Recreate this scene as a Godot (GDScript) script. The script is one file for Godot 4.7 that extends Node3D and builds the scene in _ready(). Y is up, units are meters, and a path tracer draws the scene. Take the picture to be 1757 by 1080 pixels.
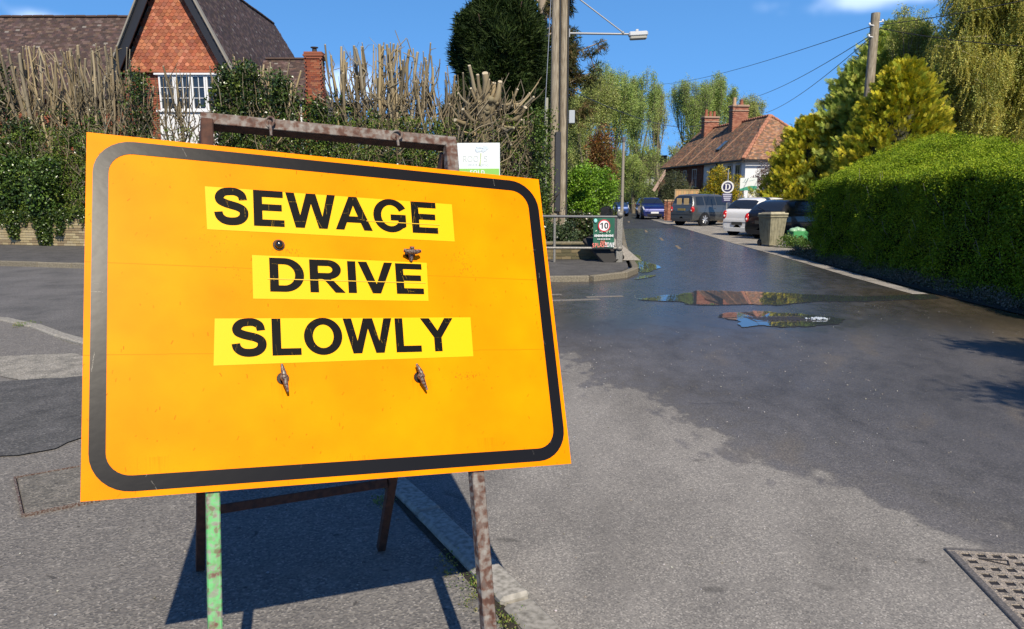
extends Node3D

# ---------------------------------------------------------------- geometry collector
class Geo:
	var v := PackedVector3Array()
	var n := PackedVector3Array()
	var t := PackedVector2Array()
	var c := PackedColorArray()
	var ix := PackedInt32Array()
	var col := Color(1, 1, 1)

	func vert(p: Vector3, nr: Vector3, uv := Vector2.ZERO) -> int:
		v.append(p); n.append(nr); t.append(uv); c.append(col)
		return v.size() - 1

	func face(a: int, b: int, d: int) -> void:      # winding follows the stored normal
		var g := (v[d] - v[a]).cross(v[b] - v[a])
		if g.dot(n[a] + n[b] + n[d]) < 0.0:
			ix.append_array(PackedInt32Array([a, d, b]))
		else:
			ix.append_array(PackedInt32Array([a, b, d]))

	func tri(a: Vector3, b: Vector3, d: Vector3, ua := Vector2.ZERO, ub := Vector2.ZERO, ud := Vector2.ZERO) -> void:
		var g := (d - a).cross(b - a).normalized()
		var k := vert(a, g, ua); vert(b, g, ub); vert(d, g, ud)
		ix.append_array(PackedInt32Array([k, k + 1, k + 2]))

	func quad(a: Vector3, b: Vector3, d: Vector3, e: Vector3, u0 := Vector2(0, 0), u1 := Vector2(1, 1)) -> void:
		var g := (d - a).cross(b - a).normalized()
		var k := vert(a, g, u0); vert(b, g, Vector2(u1.x, u0.y)); vert(d, g, u1); vert(e, g, Vector2(u0.x, u1.y))
		ix.append_array(PackedInt32Array([k, k + 1, k + 2, k, k + 2, k + 3]))

	# box with chamfered edges; xf places it
	func box(size: Vector3, xf: Transform3D, ch := 0.0) -> void:
		var h := size * 0.5
		ch = minf(ch, minf(h.x, minf(h.y, h.z)) * 0.6)
		for ax in 3:
			for s in [-1.0, 1.0]:
				var u := (ax + 1) % 3
				var w := (ax + 2) % 3
				var p := []
				for q in [[-1, -1], [1, -1], [1, 1], [-1, 1]]:
					var x := Vector3.ZERO
					x[ax] = h[ax] * s; x[u] = (h[u] - ch) * q[0]; x[w] = (h[w] - ch) * q[1]
					p.append(xf * x)
				var nn := Vector3.ZERO
				nn[ax] = s
				_fq(p, (xf.basis * nn).normalized(), Vector2(size[u], size[w]))
		if ch > 0.0:
			for ax in 3:
				var u := (ax + 1) % 3
				var w := (ax + 2) % 3
				for q in [[-1, -1], [1, -1], [1, 1], [-1, 1]]:
					var p := []
					for k in 4:
						var x := Vector3.ZERO
						x[ax] = (h[ax] - ch) * (1.0 if k == 1 or k == 2 else -1.0)
						x[u] = (h[u] - (ch if k >= 2 else 0.0)) * q[0]
						x[w] = (h[w] - (0.0 if k >= 2 else ch)) * q[1]
						p.append(xf * x)
					var nn := Vector3.ZERO
					nn[u] = q[0]; nn[w] = q[1]
					_fq(p, (xf.basis * nn).normalized(), Vector2(size[ax], ch))
			for sx in [-1.0, 1.0]:
				for sy in [-1.0, 1.0]:
					for sz in [-1.0, 1.0]:
						var k := vert(xf * Vector3(h.x * sx, (h.y - ch) * sy, (h.z - ch) * sz), (xf.basis * Vector3(sx, sy, sz)).normalized())
						vert(xf * Vector3((h.x - ch) * sx, h.y * sy, (h.z - ch) * sz), n[k])
						vert(xf * Vector3((h.x - ch) * sx, (h.y - ch) * sy, h.z * sz), n[k])
						face(k, k + 1, k + 2)

	func _fq(p: Array, g: Vector3, uv := Vector2.ONE) -> void:
		var k := vert(p[0], g, Vector2.ZERO); vert(p[1], g, Vector2(uv.x, 0)); vert(p[2], g, uv); vert(p[3], g, Vector2(0, uv.y))
		face(k, k + 1, k + 2); face(k, k + 2, k + 3)

	func bx(x: float, y: float, z: float, w: float, h: float, d: float, ch := 0.0, yaw := 0.0) -> void:
		box(Vector3(w, h, d), Transform3D(Basis(Vector3.UP, yaw), Vector3(x, y, z)), ch)

	# a bar of rectangular section from a to b
	func bar(a: Vector3, b: Vector3, w: float, d: float, ref := Vector3.FORWARD, ch := 0.002) -> void:
		var y := (b - a).normalized()
		var x := y.cross(ref).normalized()
		box(Vector3(w, a.distance_to(b), d), Transform3D(Basis(x, y, x.cross(y)), (a + b) * 0.5), ch)

	func tube(pts: Array, rad: Array, sides := 8, caps := true) -> void:
		var x := Vector3.ZERO
		var first := v.size()
		for i in pts.size():
			var p: Vector3 = pts[i]
			var a: Vector3 = pts[maxi(i - 1, 0)]
			var b: Vector3 = pts[mini(i + 1, pts.size() - 1)]
			var dir := (b - a).normalized()
			if i == 0:
				x = dir.cross(Vector3(0.31, 0.2, 0.93) if absf(dir.z) < 0.8 else Vector3.UP).normalized()
			else:
				x = (x - dir * x.dot(dir)).normalized()
			var y := dir.cross(x)
			var r: float = rad[mini(i, rad.size() - 1)]
			for k in sides + 1:
				var an := TAU * k / sides
				var nr := x * cos(an) + y * sin(an)
				vert(p + nr * r, nr, Vector2(float(k) / sides, i))
		for i in pts.size() - 1:
			for k in sides:
				var q := first + i * (sides + 1) + k
				face(q, q + 1, q + sides + 2); face(q, q + sides + 2, q + sides + 1)
		if caps:
			for e in 2:
				var i: int = 0 if e == 0 else pts.size() - 1
				var dir: Vector3 = ((pts[0] - pts[1]) if e == 0 else (pts[i] - pts[i - 1])).normalized()
				var c0 := vert(pts[i], dir)
				for k in sides + 1:
					vert(v[first + i * (sides + 1) + k], dir)
				for k in sides:
					face(c0, c0 + 1 + k, c0 + 2 + k)

	func ball(p: Vector3, r: Vector3, sides := 8, rings := 6) -> void:
		var first := v.size()
		for i in rings + 1:
			for k in sides + 1:
				var a := PI * i / rings
				var b := TAU * k / sides
				var d := Vector3(sin(a) * cos(b), cos(a), sin(a) * sin(b))
				vert(p + d * r, (d / r).normalized())
		for i in rings:
			for k in sides:
				var q := first + i * (sides + 1) + k
				face(q, q + 1, q + sides + 2); face(q, q + sides + 2, q + sides + 1)

	# filled 2D polygon at height z of frame xf, with side walls down to z - depth
	func poly(pg: PackedVector2Array, xf: Transform3D, z := 0.0, depth := 0.0, uvs := 1.0) -> void:
		var tr := Geometry2D.triangulate_polygon(pg)
		var g := xf.basis.z.normalized()
		var first := v.size()
		for p in pg:
			vert(xf * Vector3(p.x, p.y, z), g, p * uvs)
		for i in range(0, tr.size(), 3):
			face(first + tr[i], first + tr[i + 1], first + tr[i + 2])
		if depth > 0.0:
			for i in pg.size():
				var a := pg[i]
				var b := pg[(i + 1) % pg.size()]
				quad(xf * Vector3(a.x, a.y, z), xf * Vector3(b.x, b.y, z), xf * Vector3(b.x, b.y, z - depth), xf * Vector3(a.x, a.y, z - depth))

	# smooth grid of points rows x cols
	func grid(pt: Array, cols: int, out_ref := Vector3.ZERO, flip := false) -> void:
		var rows := pt.size() / cols
		var first := v.size()
		for i in rows:
			for k in cols:
				var du: Vector3 = pt[i * cols + mini(k + 1, cols - 1)] - pt[i * cols + maxi(k - 1, 0)]
				var dv: Vector3 = pt[mini(i + 1, rows - 1) * cols + k] - pt[maxi(i - 1, 0) * cols + k]
				var nr := dv.cross(du).normalized() * (-1.0 if flip else 1.0)
				if out_ref != Vector3.ZERO and nr.dot(pt[i * cols + k] - out_ref) < 0:
					nr = -nr
				vert(pt[i * cols + k], nr, Vector2(float(k) / (cols - 1), float(i) / (rows - 1)))
		for i in rows - 1:
			for k in cols - 1:
				var q := first + i * cols + k
				face(q, q + 1, q + cols + 1); face(q, q + cols + 1, q + cols)

	func mesh() -> ArrayMesh:
		var a := []
		a.resize(Mesh.ARRAY_MAX)
		a[Mesh.ARRAY_VERTEX] = v; a[Mesh.ARRAY_NORMAL] = n; a[Mesh.ARRAY_TEX_UV] = t; a[Mesh.ARRAY_COLOR] = c; a[Mesh.ARRAY_INDEX] = ix
		var m := ArrayMesh.new()
		m.add_surface_from_arrays(Mesh.PRIMITIVE_TRIANGLES, a)
		return m

# ---------------------------------------------------------------- small helpers
var rng := RandomNumberGenerator.new()
var used := {}
var MT := {}

func rf(a: float, b: float) -> float:
	return rng.randf_range(a, b)

func lin(r: float, g: float, b: float) -> Color:
	return Color(r, g, b).linear_to_srgb()

func mat(r: float, g: float, b: float, rough := 0.8, metal := 0.0, spec := 0.5) -> StandardMaterial3D:
	var m := StandardMaterial3D.new()
	m.albedo_color = lin(r, g, b)
	m.roughness = rough; m.metallic = metal; m.metallic_specular = spec
	return m

func vmat(rough := 0.7, back := Color(0, 0, 0), spec := 0.5) -> StandardMaterial3D:
	var m := StandardMaterial3D.new()
	m.vertex_color_use_as_albedo = true
	m.roughness = rough; m.metallic_specular = spec
	if back != Color(0, 0, 0):
		m.backlight_enabled = true
		m.backlight = back
	return m

func ramp(offs: Array, cols: Array) -> Gradient:
	var g := Gradient.new()
	g.offsets = PackedFloat32Array(offs)
	g.colors = PackedColorArray(cols)
	return g

func ntex(size: int, freq: float, type: int, oct: int, gr: Gradient, sd := 1, ridged := false, as_normal := false, bump := 4.0) -> NoiseTexture2D:
	var f := FastNoiseLite.new()
	f.noise_type = type; f.frequency = freq; f.seed = sd
	f.fractal_octaves = oct
	f.fractal_type = FastNoiseLite.FRACTAL_RIDGED if ridged else (FastNoiseLite.FRACTAL_FBM if oct > 1 else FastNoiseLite.FRACTAL_NONE)
	if type == FastNoiseLite.TYPE_CELLULAR:
		f.cellular_return_type = FastNoiseLite.RETURN_CELL_VALUE
	var t := NoiseTexture2D.new()
	t.width = size; t.height = size; t.seamless = true; t.noise = f
	if gr: t.color_ramp = gr
	if as_normal:
		t.as_normal_map = true
		t.bump_strength = bump
	return t

func tri_tex(m: StandardMaterial3D, tex: Texture2D, scale: float, world := true) -> StandardMaterial3D:
	m.albedo_texture = tex
	m.uv1_triplanar = true; m.uv1_world_triplanar = world
	m.uv1_scale = Vector3.ONE * scale
	return m

func numbered(s: String) -> String:
	if not used.has(s):
		used[s] = 0
		return s
	used[s] += 1
	return "%s_%03d" % [s, used[s]]

func tag(o: Node, label := "", category := "", group := "", kind := "") -> void:
	if label: o.set_meta("label", label)
	if category: o.set_meta("category", category)
	if group: o.set_meta("group", group)
	if kind: o.set_meta("kind", kind)

func thing(called: String, label: String, category: String, at := Vector3.ZERO, yaw := 0.0, group := "") -> Node3D:
	var o := Node3D.new()
	o.name = numbered(called)
	add_child(o, true)
	o.position = at; o.rotation.y = yaw
	tag(o, label, category, group)
	return o

func part(called: String, g: Variant, m: Material, parent: Node, kind := "", label := "") -> MeshInstance3D:
	var o := MeshInstance3D.new()
	var key := "%s#%d" % [called, parent.get_instance_id()]
	o.name = called if parent != self else numbered(called)
	if parent != self:
		if used.has(key):
			used[key] += 1
			o.name = "%s_%03d" % [called, used[key]]
		else:
			used[key] = 0
	o.mesh = g.mesh() if g is Geo else g
	o.material_override = m
	parent.add_child(o, true)
	tag(o, label, "", "", kind)
	return o

func structure(called: String, g: Variant, m: Material) -> MeshInstance3D:
	return part(called, g, m, self, "structure")

func copy(src: Node3D, at: Vector3, yaw: float, label: String, group := "") -> Node3D:
	var o: Node3D = src.duplicate()
	o.name = numbered(String(src.name).rstrip("0123456789").trim_suffix("_"))
	add_child(o, true)
	o.position = at; o.rotation.y = yaw
	o.set_meta("label", label)
	if group: o.set_meta("group", group)
	return o

func multi(called: String, mesh: Mesh, m: Material, xf: Array, cols: Array, parent: Node, kind := "stuff") -> MultiMeshInstance3D:
	var mm := MultiMesh.new()
	mm.transform_format = MultiMesh.TRANSFORM_3D
	mm.use_colors = true
	mm.mesh = mesh
	mm.instance_count = xf.size()
	for i in xf.size():
		mm.set_instance_transform(i, xf[i])
		mm.set_instance_color(i, cols[i % cols.size()])
	var o := MultiMeshInstance3D.new()
	var key := "%s#%d" % [called, parent.get_instance_id()]
	o.name = called
	if used.has(key):
		used[key] += 1
		o.name = "%s_%03d" % [called, used[key]]
	else:
		used[key] = 0
	o.multimesh = mm
	o.material_override = m
	parent.add_child(o, true)
	if kind: o.set_meta("kind", kind)
	return o

func sheet(pts: Array, y: float, m: Material, called: String, parent: Node = null, thick := 0.0) -> MeshInstance3D:
	var g := Geo.new()
	var pg := PackedVector2Array()
	for p in pts:
		pg.append(Vector2(p[0], p[1]))
	# frame: x -> x, y -> z, normal up
	var xf := Transform3D(Basis(Vector3(1, 0, 0), Vector3(0, 0, 1), Vector3(0, 1, 0)), Vector3(0, y, 0))
	g.poly(pg, xf, 0.0, thick)
	if parent == null:
		return structure(called, g, m)
	return part(called, g, m, parent)

func smooth(pts: Array, per := 6, closed := false) -> Array:
	var out := []
	var k := pts.size()
	for i in (k if closed else k - 1):
		var a: Vector2 = pts[(i - 1 + k) % k] if closed or i > 0 else pts[0]
		var b: Vector2 = pts[i]
		var c: Vector2 = pts[(i + 1) % k]
		var d: Vector2 = pts[(i + 2) % k] if closed or i + 2 < k else pts[k - 1]
		for j in per:
			out.append(b.cubic_interpolate(c, a, d, float(j) / per))
	if not closed: out.append(pts[k - 1])
	return out

func _ready() -> void:
	rng.seed = 20240417
	# ------------------------------------------------ camera
	var cam := Camera3D.new()
	cam.name = "camera"
	cam.projection = Camera3D.PROJECTION_FRUSTUM
	cam.near = 0.1
	cam.far = 2000.0
	cam.size = 0.1 * 1080.0 / 1320.0
	cam.frustum_offset = Vector2(0, 0.1 * 50.0 / 1320.0)
	cam.position = Vector3(0, 1.55, 0)
	cam.rotation_degrees = Vector3(-10.85, 0, 0)
	add_child(cam)
	# ------------------------------------------------ sky, exposure
	var env := Environment.new()
	env.background_mode = Environment.BG_SKY
	var sk := ProceduralSkyMaterial.new()
	sk.sky_top_color = lin(0.005, 0.05, 0.22)
	sk.sky_horizon_color = lin(0.18, 0.5, 1.06)
	sk.sky_curve = 0.3
	sk.ground_bottom_color = lin(0.06, 0.06, 0.05)
	sk.ground_horizon_color = lin(0.12, 0.13, 0.12)
	sk.sun_angle_max = 8.0
	sk.sky_cover = cloud_cover()
	sk.sky_cover_modulate = Color(1, 1, 1, 1)
	var sky := Sky.new()
	sky.sky_material = sk
	env.sky = sky
	env.tonemap_mode = Environment.TONE_MAPPER_LINEAR
	env.tonemap_exposure = 1.12
	env.sdfgi_enabled = true
	env.ssao_enabled = true
	env.ssil_enabled = true
	var we := WorldEnvironment.new()
	we.name = "world_environment"
	we.environment = env
	add_child(we)
	# ------------------------------------------------ sun: behind the camera and a little to its right, 44 degrees up
	var sun := DirectionalLight3D.new()
	sun.name = "sun"
	sun.light_energy = 1.6
	sun.light_color = Color(1.0, 0.955, 0.88)
	sun.light_angular_distance = 0.5
	sun.shadow_enabled = true
	sun.look_at_from_position(Vector3(0.28, 1.0, 1.0), Vector3.ZERO)
	add_child(sun)

	materials()
	build_ground()
	build_road_sign()
	build_wall_and_hedge()
	build_house()
	build_left_trees()
	build_pole_and_barrier()
	build_cottages()
	build_cars()
	build_right_side()
	build_background()
	build_small_things()

func cloud_cover() -> ImageTexture:
	var w := 1536
	var h := 768
	var f := FastNoiseLite.new()
	f.noise_type = FastNoiseLite.TYPE_SIMPLEX_SMOOTH
	f.frequency = 2.2; f.seed = 11; f.fractal_octaves = 6; f.fractal_gain = 0.55
	var spots := [[25.0, 12.4, 5.0, 0.9, 0.85], [36.0, 13.5, 6.0, 1.6, 0.5], [-12.2, 7.6, 2.6, 1.6, 0.55], [-30.3, 10.3, 1.5, 0.7, 0.5], [-33.5, 11.6, 2.0, 0.4, 0.4],
		[75, 22, 16, 5, 0.5], [-80, 18, 18, 5, 0.5], [130, 20, 20, 6, 0.5], [-140, 24, 18, 6, 0.5], [180, 16, 16, 4, 0.5], [-50, 32, 14, 4, 0.4], [40, 38, 16, 5, 0.4]]
	var data := PackedByteArray()
	data.resize(w * h * 4)
	for y in range(h / 6, h / 2):
		var el := 90.0 - 180.0 * (y + 0.5) / h
		var sp := 1.0 / sin(deg_to_rad(el) + 0.12)
		for x in w:
			var az := fposmod(360.0 * (x + 0.5) / w + 180.0, 360.0) - 180.0
			var b := 0.0
			for s in spots:
				var dx: float = (fposmod(az - s[0] + 180.0, 360.0) - 180.0) / s[2]
				var dy: float = (el - s[1]) / s[3]
				var q := dx * dx + dy * dy
				if q < 7.0: b += s[4] * exp(-q)
			if b < 0.03: continue
			var ra := deg_to_rad(az)
			var nn := f.get_noise_3d(sin(ra) * 3.0, el * 0.16, cos(ra) * 3.0)
			var a := smoothstep(0.12, 0.62, b + nn * 0.55)
			var o := (y * w + x) * 4
			data[o] = 244; data[o + 1] = 240; data[o + 2] = 232
			data[o + 3] = int(255.0 * a * 0.62)
	return ImageTexture.create_from_image(Image.create_from_data(w, h, false, Image.FORMAT_RGBA8, data))

func materials() -> void:
	# loose stones of worn asphalt, used as a multiplying grain
	var W := Color.WHITE
	MT.grain = ntex(1024, 0.13, FastNoiseLite.TYPE_CELLULAR, 1, ramp([0.0, 0.3, 0.6, 0.85, 0.95, 1.0], [lin(.34, .34, .34), lin(.48, .47, .46), lin(.56, .55, .535), lin(.66, .645, .62), lin(.84, .82, .78), lin(1, .98, .95)]), 3)
	MT.grain_height = ntex(1024, 0.13, FastNoiseLite.TYPE_CELLULAR, 1, null, 3)
	MT.soft = ntex(512, 0.012, FastNoiseLite.TYPE_SIMPLEX_SMOOTH, 5, ramp([0.0, 0.35, 0.65, 1.0], [lin(.5, .5, .5), lin(.75, .75, .74), lin(.9, .89, .88), lin(1, 1, 1)]), 5)
	MT.cracks = ntex(1024, 0.0045, FastNoiseLite.TYPE_SIMPLEX_SMOOTH, 4, ramp([0.0, 0.45, 0.8, 0.915, 0.935, 1.0], [lin(1, 1, 1), lin(.85, .84, .83), lin(.97, .96, .94), lin(.88, .87, .86), lin(.5, .49, .48), lin(.36, .35, .34)]), 8, true)
	MT.rust = ntex(512, 0.03, FastNoiseLite.TYPE_SIMPLEX_SMOOTH, 5, ramp([0.0, 0.36, 0.45, 0.55, 0.66, 1.0], [lin(.035, .016, .011), lin(.085, .034, .02), lin(.12, .055, .035), lin(.2, .165, .14), lin(.25, .235, .21), lin(.3, .29, .27)]), 21)
	MT.dark_rust = ntex(256, 0.04, FastNoiseLite.TYPE_SIMPLEX_SMOOTH, 4, ramp([0.0, 0.5, 1.0], [lin(.02, .012, .01), lin(.075, .03, .018), lin(.13, .06, .035)]), 22)
	MT.green_paint = ntex(512, 0.03, FastNoiseLite.TYPE_SIMPLEX_SMOOTH, 5, ramp([0.0, 0.34, 0.4, 0.45, 0.62, 0.68, 1.0], [lin(.1, .04, .025), lin(.13, .06, .035), lin(.25, .23, .2), lin(.1, .4, .12), lin(.13, .46, .15), lin(.27, .29, .25), lin(.3, .28, .25)]), 25)
	MT.wood = ntex(512, 0.02, FastNoiseLite.TYPE_SIMPLEX_SMOOTH, 4, ramp([0.0, 0.4, 0.7, 1.0], [lin(.13, .1, .07), lin(.27, .225, .16), lin(.36, .31, .23), lin(.46, .41, .32)]), 31)
	MT.brick_tex = ntex(256, 0.05, FastNoiseLite.TYPE_SIMPLEX_SMOOTH, 3, ramp([0.0, 1.0], [lin(.6, .6, .6), lin(1, 1, 1)]), 33)
	MT.concrete = ntex(512, 0.03, FastNoiseLite.TYPE_SIMPLEX_SMOOTH, 5, ramp([0.0, 0.4, 0.6, 1.0], [lin(.16, .15, .13), lin(.28, .27, .24), lin(.36, .345, .31), lin(.46, .44, .4)]), 35)
	MT.bark = vmat(0.85)
	MT.leaf = vmat(0.45, Color(.7, .7, .4))
	MT.needle = vmat(0.6, Color(.6, .6, .3), .3)
	MT.glossy_leaf = vmat(0.32, Color(.3, .3, .2))
	MT.hedge_leaf = vmat(0.5, Color(.7, .7, .35), .3)
	MT.tint = vmat(0.8)
	MT.tile = vmat(0.85)
	MT.white = mat(.78, .79, .8, .6)
	MT.black = mat(.012, .012, .014, .5)
	MT.steel = mat(.42, .43, .44, .45, .7)
	MT.galv = mat(.33, .34, .35, .55, .4)
	MT.darkglass = mat(.02, .025, .03, .06, 0.0, .8)
	MT.dark = mat(.01, .009, .008, .95)
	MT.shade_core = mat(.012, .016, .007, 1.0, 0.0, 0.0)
	# shared leaf meshes
	MT.m_leaf = leaf_cluster(9, 0.055, 0.75, 0.11, 101)
	MT.m_small = leaf_cluster(12, 0.032, 0.6, 0.085, 102)
	MT.m_ivy = leaf_cluster(8, 0.085, 0.95, 0.13, 103)
	MT.m_mid = leaf_cluster(12, 0.1, 0.6, 0.3, 109)
	MT.m_far = leaf_cluster(9, 0.16, 0.7, 0.34, 104)
	MT.m_needle = needle_spray(16, 0.3, 0.03, 105)
	MT.m_frond = frond(20, 0.34, 0.024, 106)
	MT.m_yew = needle_spray(22, 0.24, 0.022, 107)
	MT.m_strand = strand(44, 1.0, 0.062, 108)

# ---------------------------------------------------------------- foliage meshes
func leaf(g: Geo, p: Vector3, dir: Vector3, side: Vector3, l: float, w: float) -> void:
	var up := dir.cross(side).normalized()
	var a := p
	var b := p + dir * l * 0.45 + side * w * 0.5 + up * w * 0.12
	var d := p + dir * l
	var e := p + dir * l * 0.45 - side * w * 0.5 + up * w * 0.12
	g.tri(a, b, d); g.tri(a, d, e)

func rdir(r: RandomNumberGenerator) -> Vector3:
	var z := r.randf_range(-1, 1)
	var a := r.randf_range(0, TAU)
	var q := sqrt(1.0 - z * z)
	return Vector3(q * cos(a), z, q * sin(a))

func leaf_cluster(k: int, l: float, asp: float, spread: float, sd: int) -> ArrayMesh:
	var r := RandomNumberGenerator.new()
	r.seed = sd
	var g := Geo.new()
	for i in k:
		var d := rdir(r)
		d.z = absf(d.z) * 0.8 + 0.1
		d = d.normalized()
		var p := Vector3(r.randf_range(-1, 1), r.randf_range(-1, 1), r.randf_range(-0.5, 0.5)) * spread
		var s := d.cross(rdir(r)).normalized()
		var b := r.randf_range(0.75, 1.2)
		g.col = Color(b * r.randf_range(.92, 1.08), b, b * r.randf_range(.85, 1.05))
		leaf(g, p, d, s, l * r.randf_range(.8, 1.25), l * asp * r.randf_range(.8, 1.2))
	return g.mesh()

# conifer shoots that fan out along +z
func needle_spray(k: int, l: float, w: float, sd: int) -> ArrayMesh:
	var r := RandomNumberGenerator.new()
	r.seed = sd
	var g := Geo.new()
	for i in k:
		var d := Vector3(r.randf_range(-.8, .8), r.randf_range(-.8, .8), r.randf_range(.35, 1.0)).normalized()
		var p := Vector3(r.randf_range(-.3, .3), r.randf_range(-.3, .3), r.randf_range(-.2, .4)) * l
		var b := r.randf_range(0.7, 1.25)
		g.col = Color(b, b, b * .95)
		leaf(g, p, d, d.cross(rdir(r)).normalized(), l * r.randf_range(.6, 1.2), w * r.randf_range(.8, 1.5))
	return g.mesh()

# flat feathered spray of a cypress along +z
func frond(k: int, l: float, w: float, sd: int) -> ArrayMesh:
	var r := RandomNumberGenerator.new()
	r.seed = sd
	var g := Geo.new()
	leaf(g, Vector3.ZERO, Vector3(0, -.1, 1).normalized(), Vector3.RIGHT, l, w * .7)
	for i in k:
		var f := float(i) / k
		var s := 1.0 if i % 2 == 0 else -1.0
		var p := Vector3(0, -.04 * f * f, f * .85) * l
		var d := Vector3(s * .75, r.randf_range(-.25, .2), .75).normalized()
		var b := r.randf_range(0.8, 1.2)
		g.col = Color(b, b * r.randf_range(.95, 1.02), b * .9)
		leaf(g, p, d, d.cross(Vector3.UP).normalized(), l * (0.55 - 0.36 * f) * r.randf_range(.8, 1.2), w)
	return g.mesh()

# hanging shoot with small leaves, one unit long, downwards
func strand(k: int, l: float, lf: float, sd: int) -> ArrayMesh:
	var r := RandomNumberGenerator.new()
	r.seed = sd
	var g := Geo.new()
	g.col = Color(.95, .9, .6)
	g.tube([Vector3.ZERO, Vector3(.02, -.5, .01) * l, Vector3(-.01, -1, .03) * l], [.006, .005, .003], 3, false)
	for i in k:
		var f := (i + r.randf()) / k
		var d := Vector3(r.randf_range(-1, 1), r.randf_range(-1.1, -.1), r.randf_range(-1, 1)).normalized()
		var b := r.randf_range(0.75, 1.25)
		g.col = Color(b * r.randf_range(.95, 1.1), b, b * .85)
		leaf(g, Vector3(.02 * sin(f * 3.0), -f, .03 * f) * l, d, d.cross(rdir(r)).normalized(), lf * r.randf_range(.7, 1.3), lf * .36)
	return g.mesh()

# transform that points a cluster's +z along d
func aim(p: Vector3, d: Vector3, s: float, roll := 0.0) -> Transform3D:
	var z := d.normalized()
	var x := (Vector3.UP if absf(z.y) < 0.9 else Vector3.RIGHT).cross(z).normalized()
	var b := Basis(x, z.cross(x), z)
	return Transform3D(b.rotated(z, roll).scaled(Vector3.ONE * s), p)

func vary(c: Color, k: float) -> Color:
	var b := rf(1.0 - k, 1.0 + k)
	return Color(c.r * b * rf(.93, 1.07), c.g * b, c.b * b * rf(.85, 1.15))

func palette(cs: Array, k := 0.25, count := 97) -> Array:
	var out := []
	for i in count:
		out.append(vary(cs[rng.randi() % cs.size()], k))
	return out

# ---------------------------------------------------------------- ground
const NEAR_KERB := [[2.0, 2.2], [1.35, 0.2], [0.86, -1.0], [0.18, -2.45], [-0.2, -3.19], [-0.5, -3.78], [-1.1, -4.75], [-2.3, -6.15], [-3.5, -7.2], [-4.49, -7.9], [-5.1, -8.5], [-5.86, -9.15], [-6.5, -9.5], [-9.0, -10.3], [-16.0, -12.2], [-32.0, -16.6]]
const FAR_KERB := [[-32.0, -23.0], [-11.68, -17.6], [-9.4, -16.9], [-4.0, -15.4], [0.5, -14.25], [1.2, -14.2], [1.79, -14.6], [2.27, -15.22], [2.54, -16.26], [2.82, -19.0], [3.37, -23.63], [4.39, -31.2], [5.71, -41.0], [7.2, -52.0], [9.0, -64.0], [10.9, -78.0], [14.0, -100.0]]

func ground_mat(base: Color, grain: float, coarse: Texture2D, coarse_scale: float, rough := 0.92) -> StandardMaterial3D:
	var m := StandardMaterial3D.new()
	m.albedo_color = base
	m.albedo_texture = MT.grain
	m.uv1_triplanar = true; m.uv1_world_triplanar = true
	m.uv1_scale = Vector3.ONE * grain
	m.roughness = rough
	m.heightmap_enabled = true
	m.heightmap_texture = MT.grain_height
	m.heightmap_scale = 0.35
	m.detail_enabled = true
	m.detail_albedo = coarse
	m.detail_blend_mode = BaseMaterial3D.BLEND_MODE_MUL
	m.detail_uv_layer = BaseMaterial3D.DETAIL_UV_2
	m.uv2_triplanar = true; m.uv2_world_triplanar = true
	m.uv2_scale = Vector3.ONE * coarse_scale
	return m

# how wet the road is at a point: 0 dry, 1 soaked; the flow comes down the street and spreads over the junction
func wet_at(x: float, z: float, na: float, nb: float) -> float:
	var zs := [3.0, -2.0, -3.1, -4.0, -5.0, -5.7, -6.7, -7.6, -8.6, -9.8, -12.0, -14.0, -60.0]
	var xs := [5.5, 3.2, 2.3, 1.78, 1.28, 0.92, 0.58, 0.25, -0.6, -2.2, -5.0, -9.0, -60.0]
	var xb := -60.0
	for i in zs.size() - 1:
		if z <= zs[i] and z >= zs[i + 1]:
			xb = lerpf(xs[i], xs[i + 1], (zs[i] - z) / (zs[i] - zs[i + 1]))
			break
	var d := x - xb + na * 0.6 + nb * 0.55
	d -= 3.0 * smoothstep(-2.0, -5.0, x)
	var w := smoothstep(-0.09, 0.12, d) * 0.5 + smoothstep(0.05, 0.5, d + nb * 0.8) * 0.16 + smoothstep(0.2, 2.0, d) * 0.16
	w += smoothstep(-7.5, -10.5, z) * 0.2 * smoothstep(0.0, 1.0, d)
	# sodden margin round the standing water
	var e1 := Vector2((x - 4.1) / 2.9, (z + 11.7) / 1.15).length()
	var e2 := Vector2((x - 3.45) / 1.15, (z + 9.7) / 0.85).length()
	w = maxf(w, smoothstep(1.25, 0.9, minf(e1, e2) + nb * 0.35 + na * 0.2))
	return clampf(w + nb * 0.14 * smoothstep(0.0, 0.6, d), 0.0, 1.0)

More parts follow.
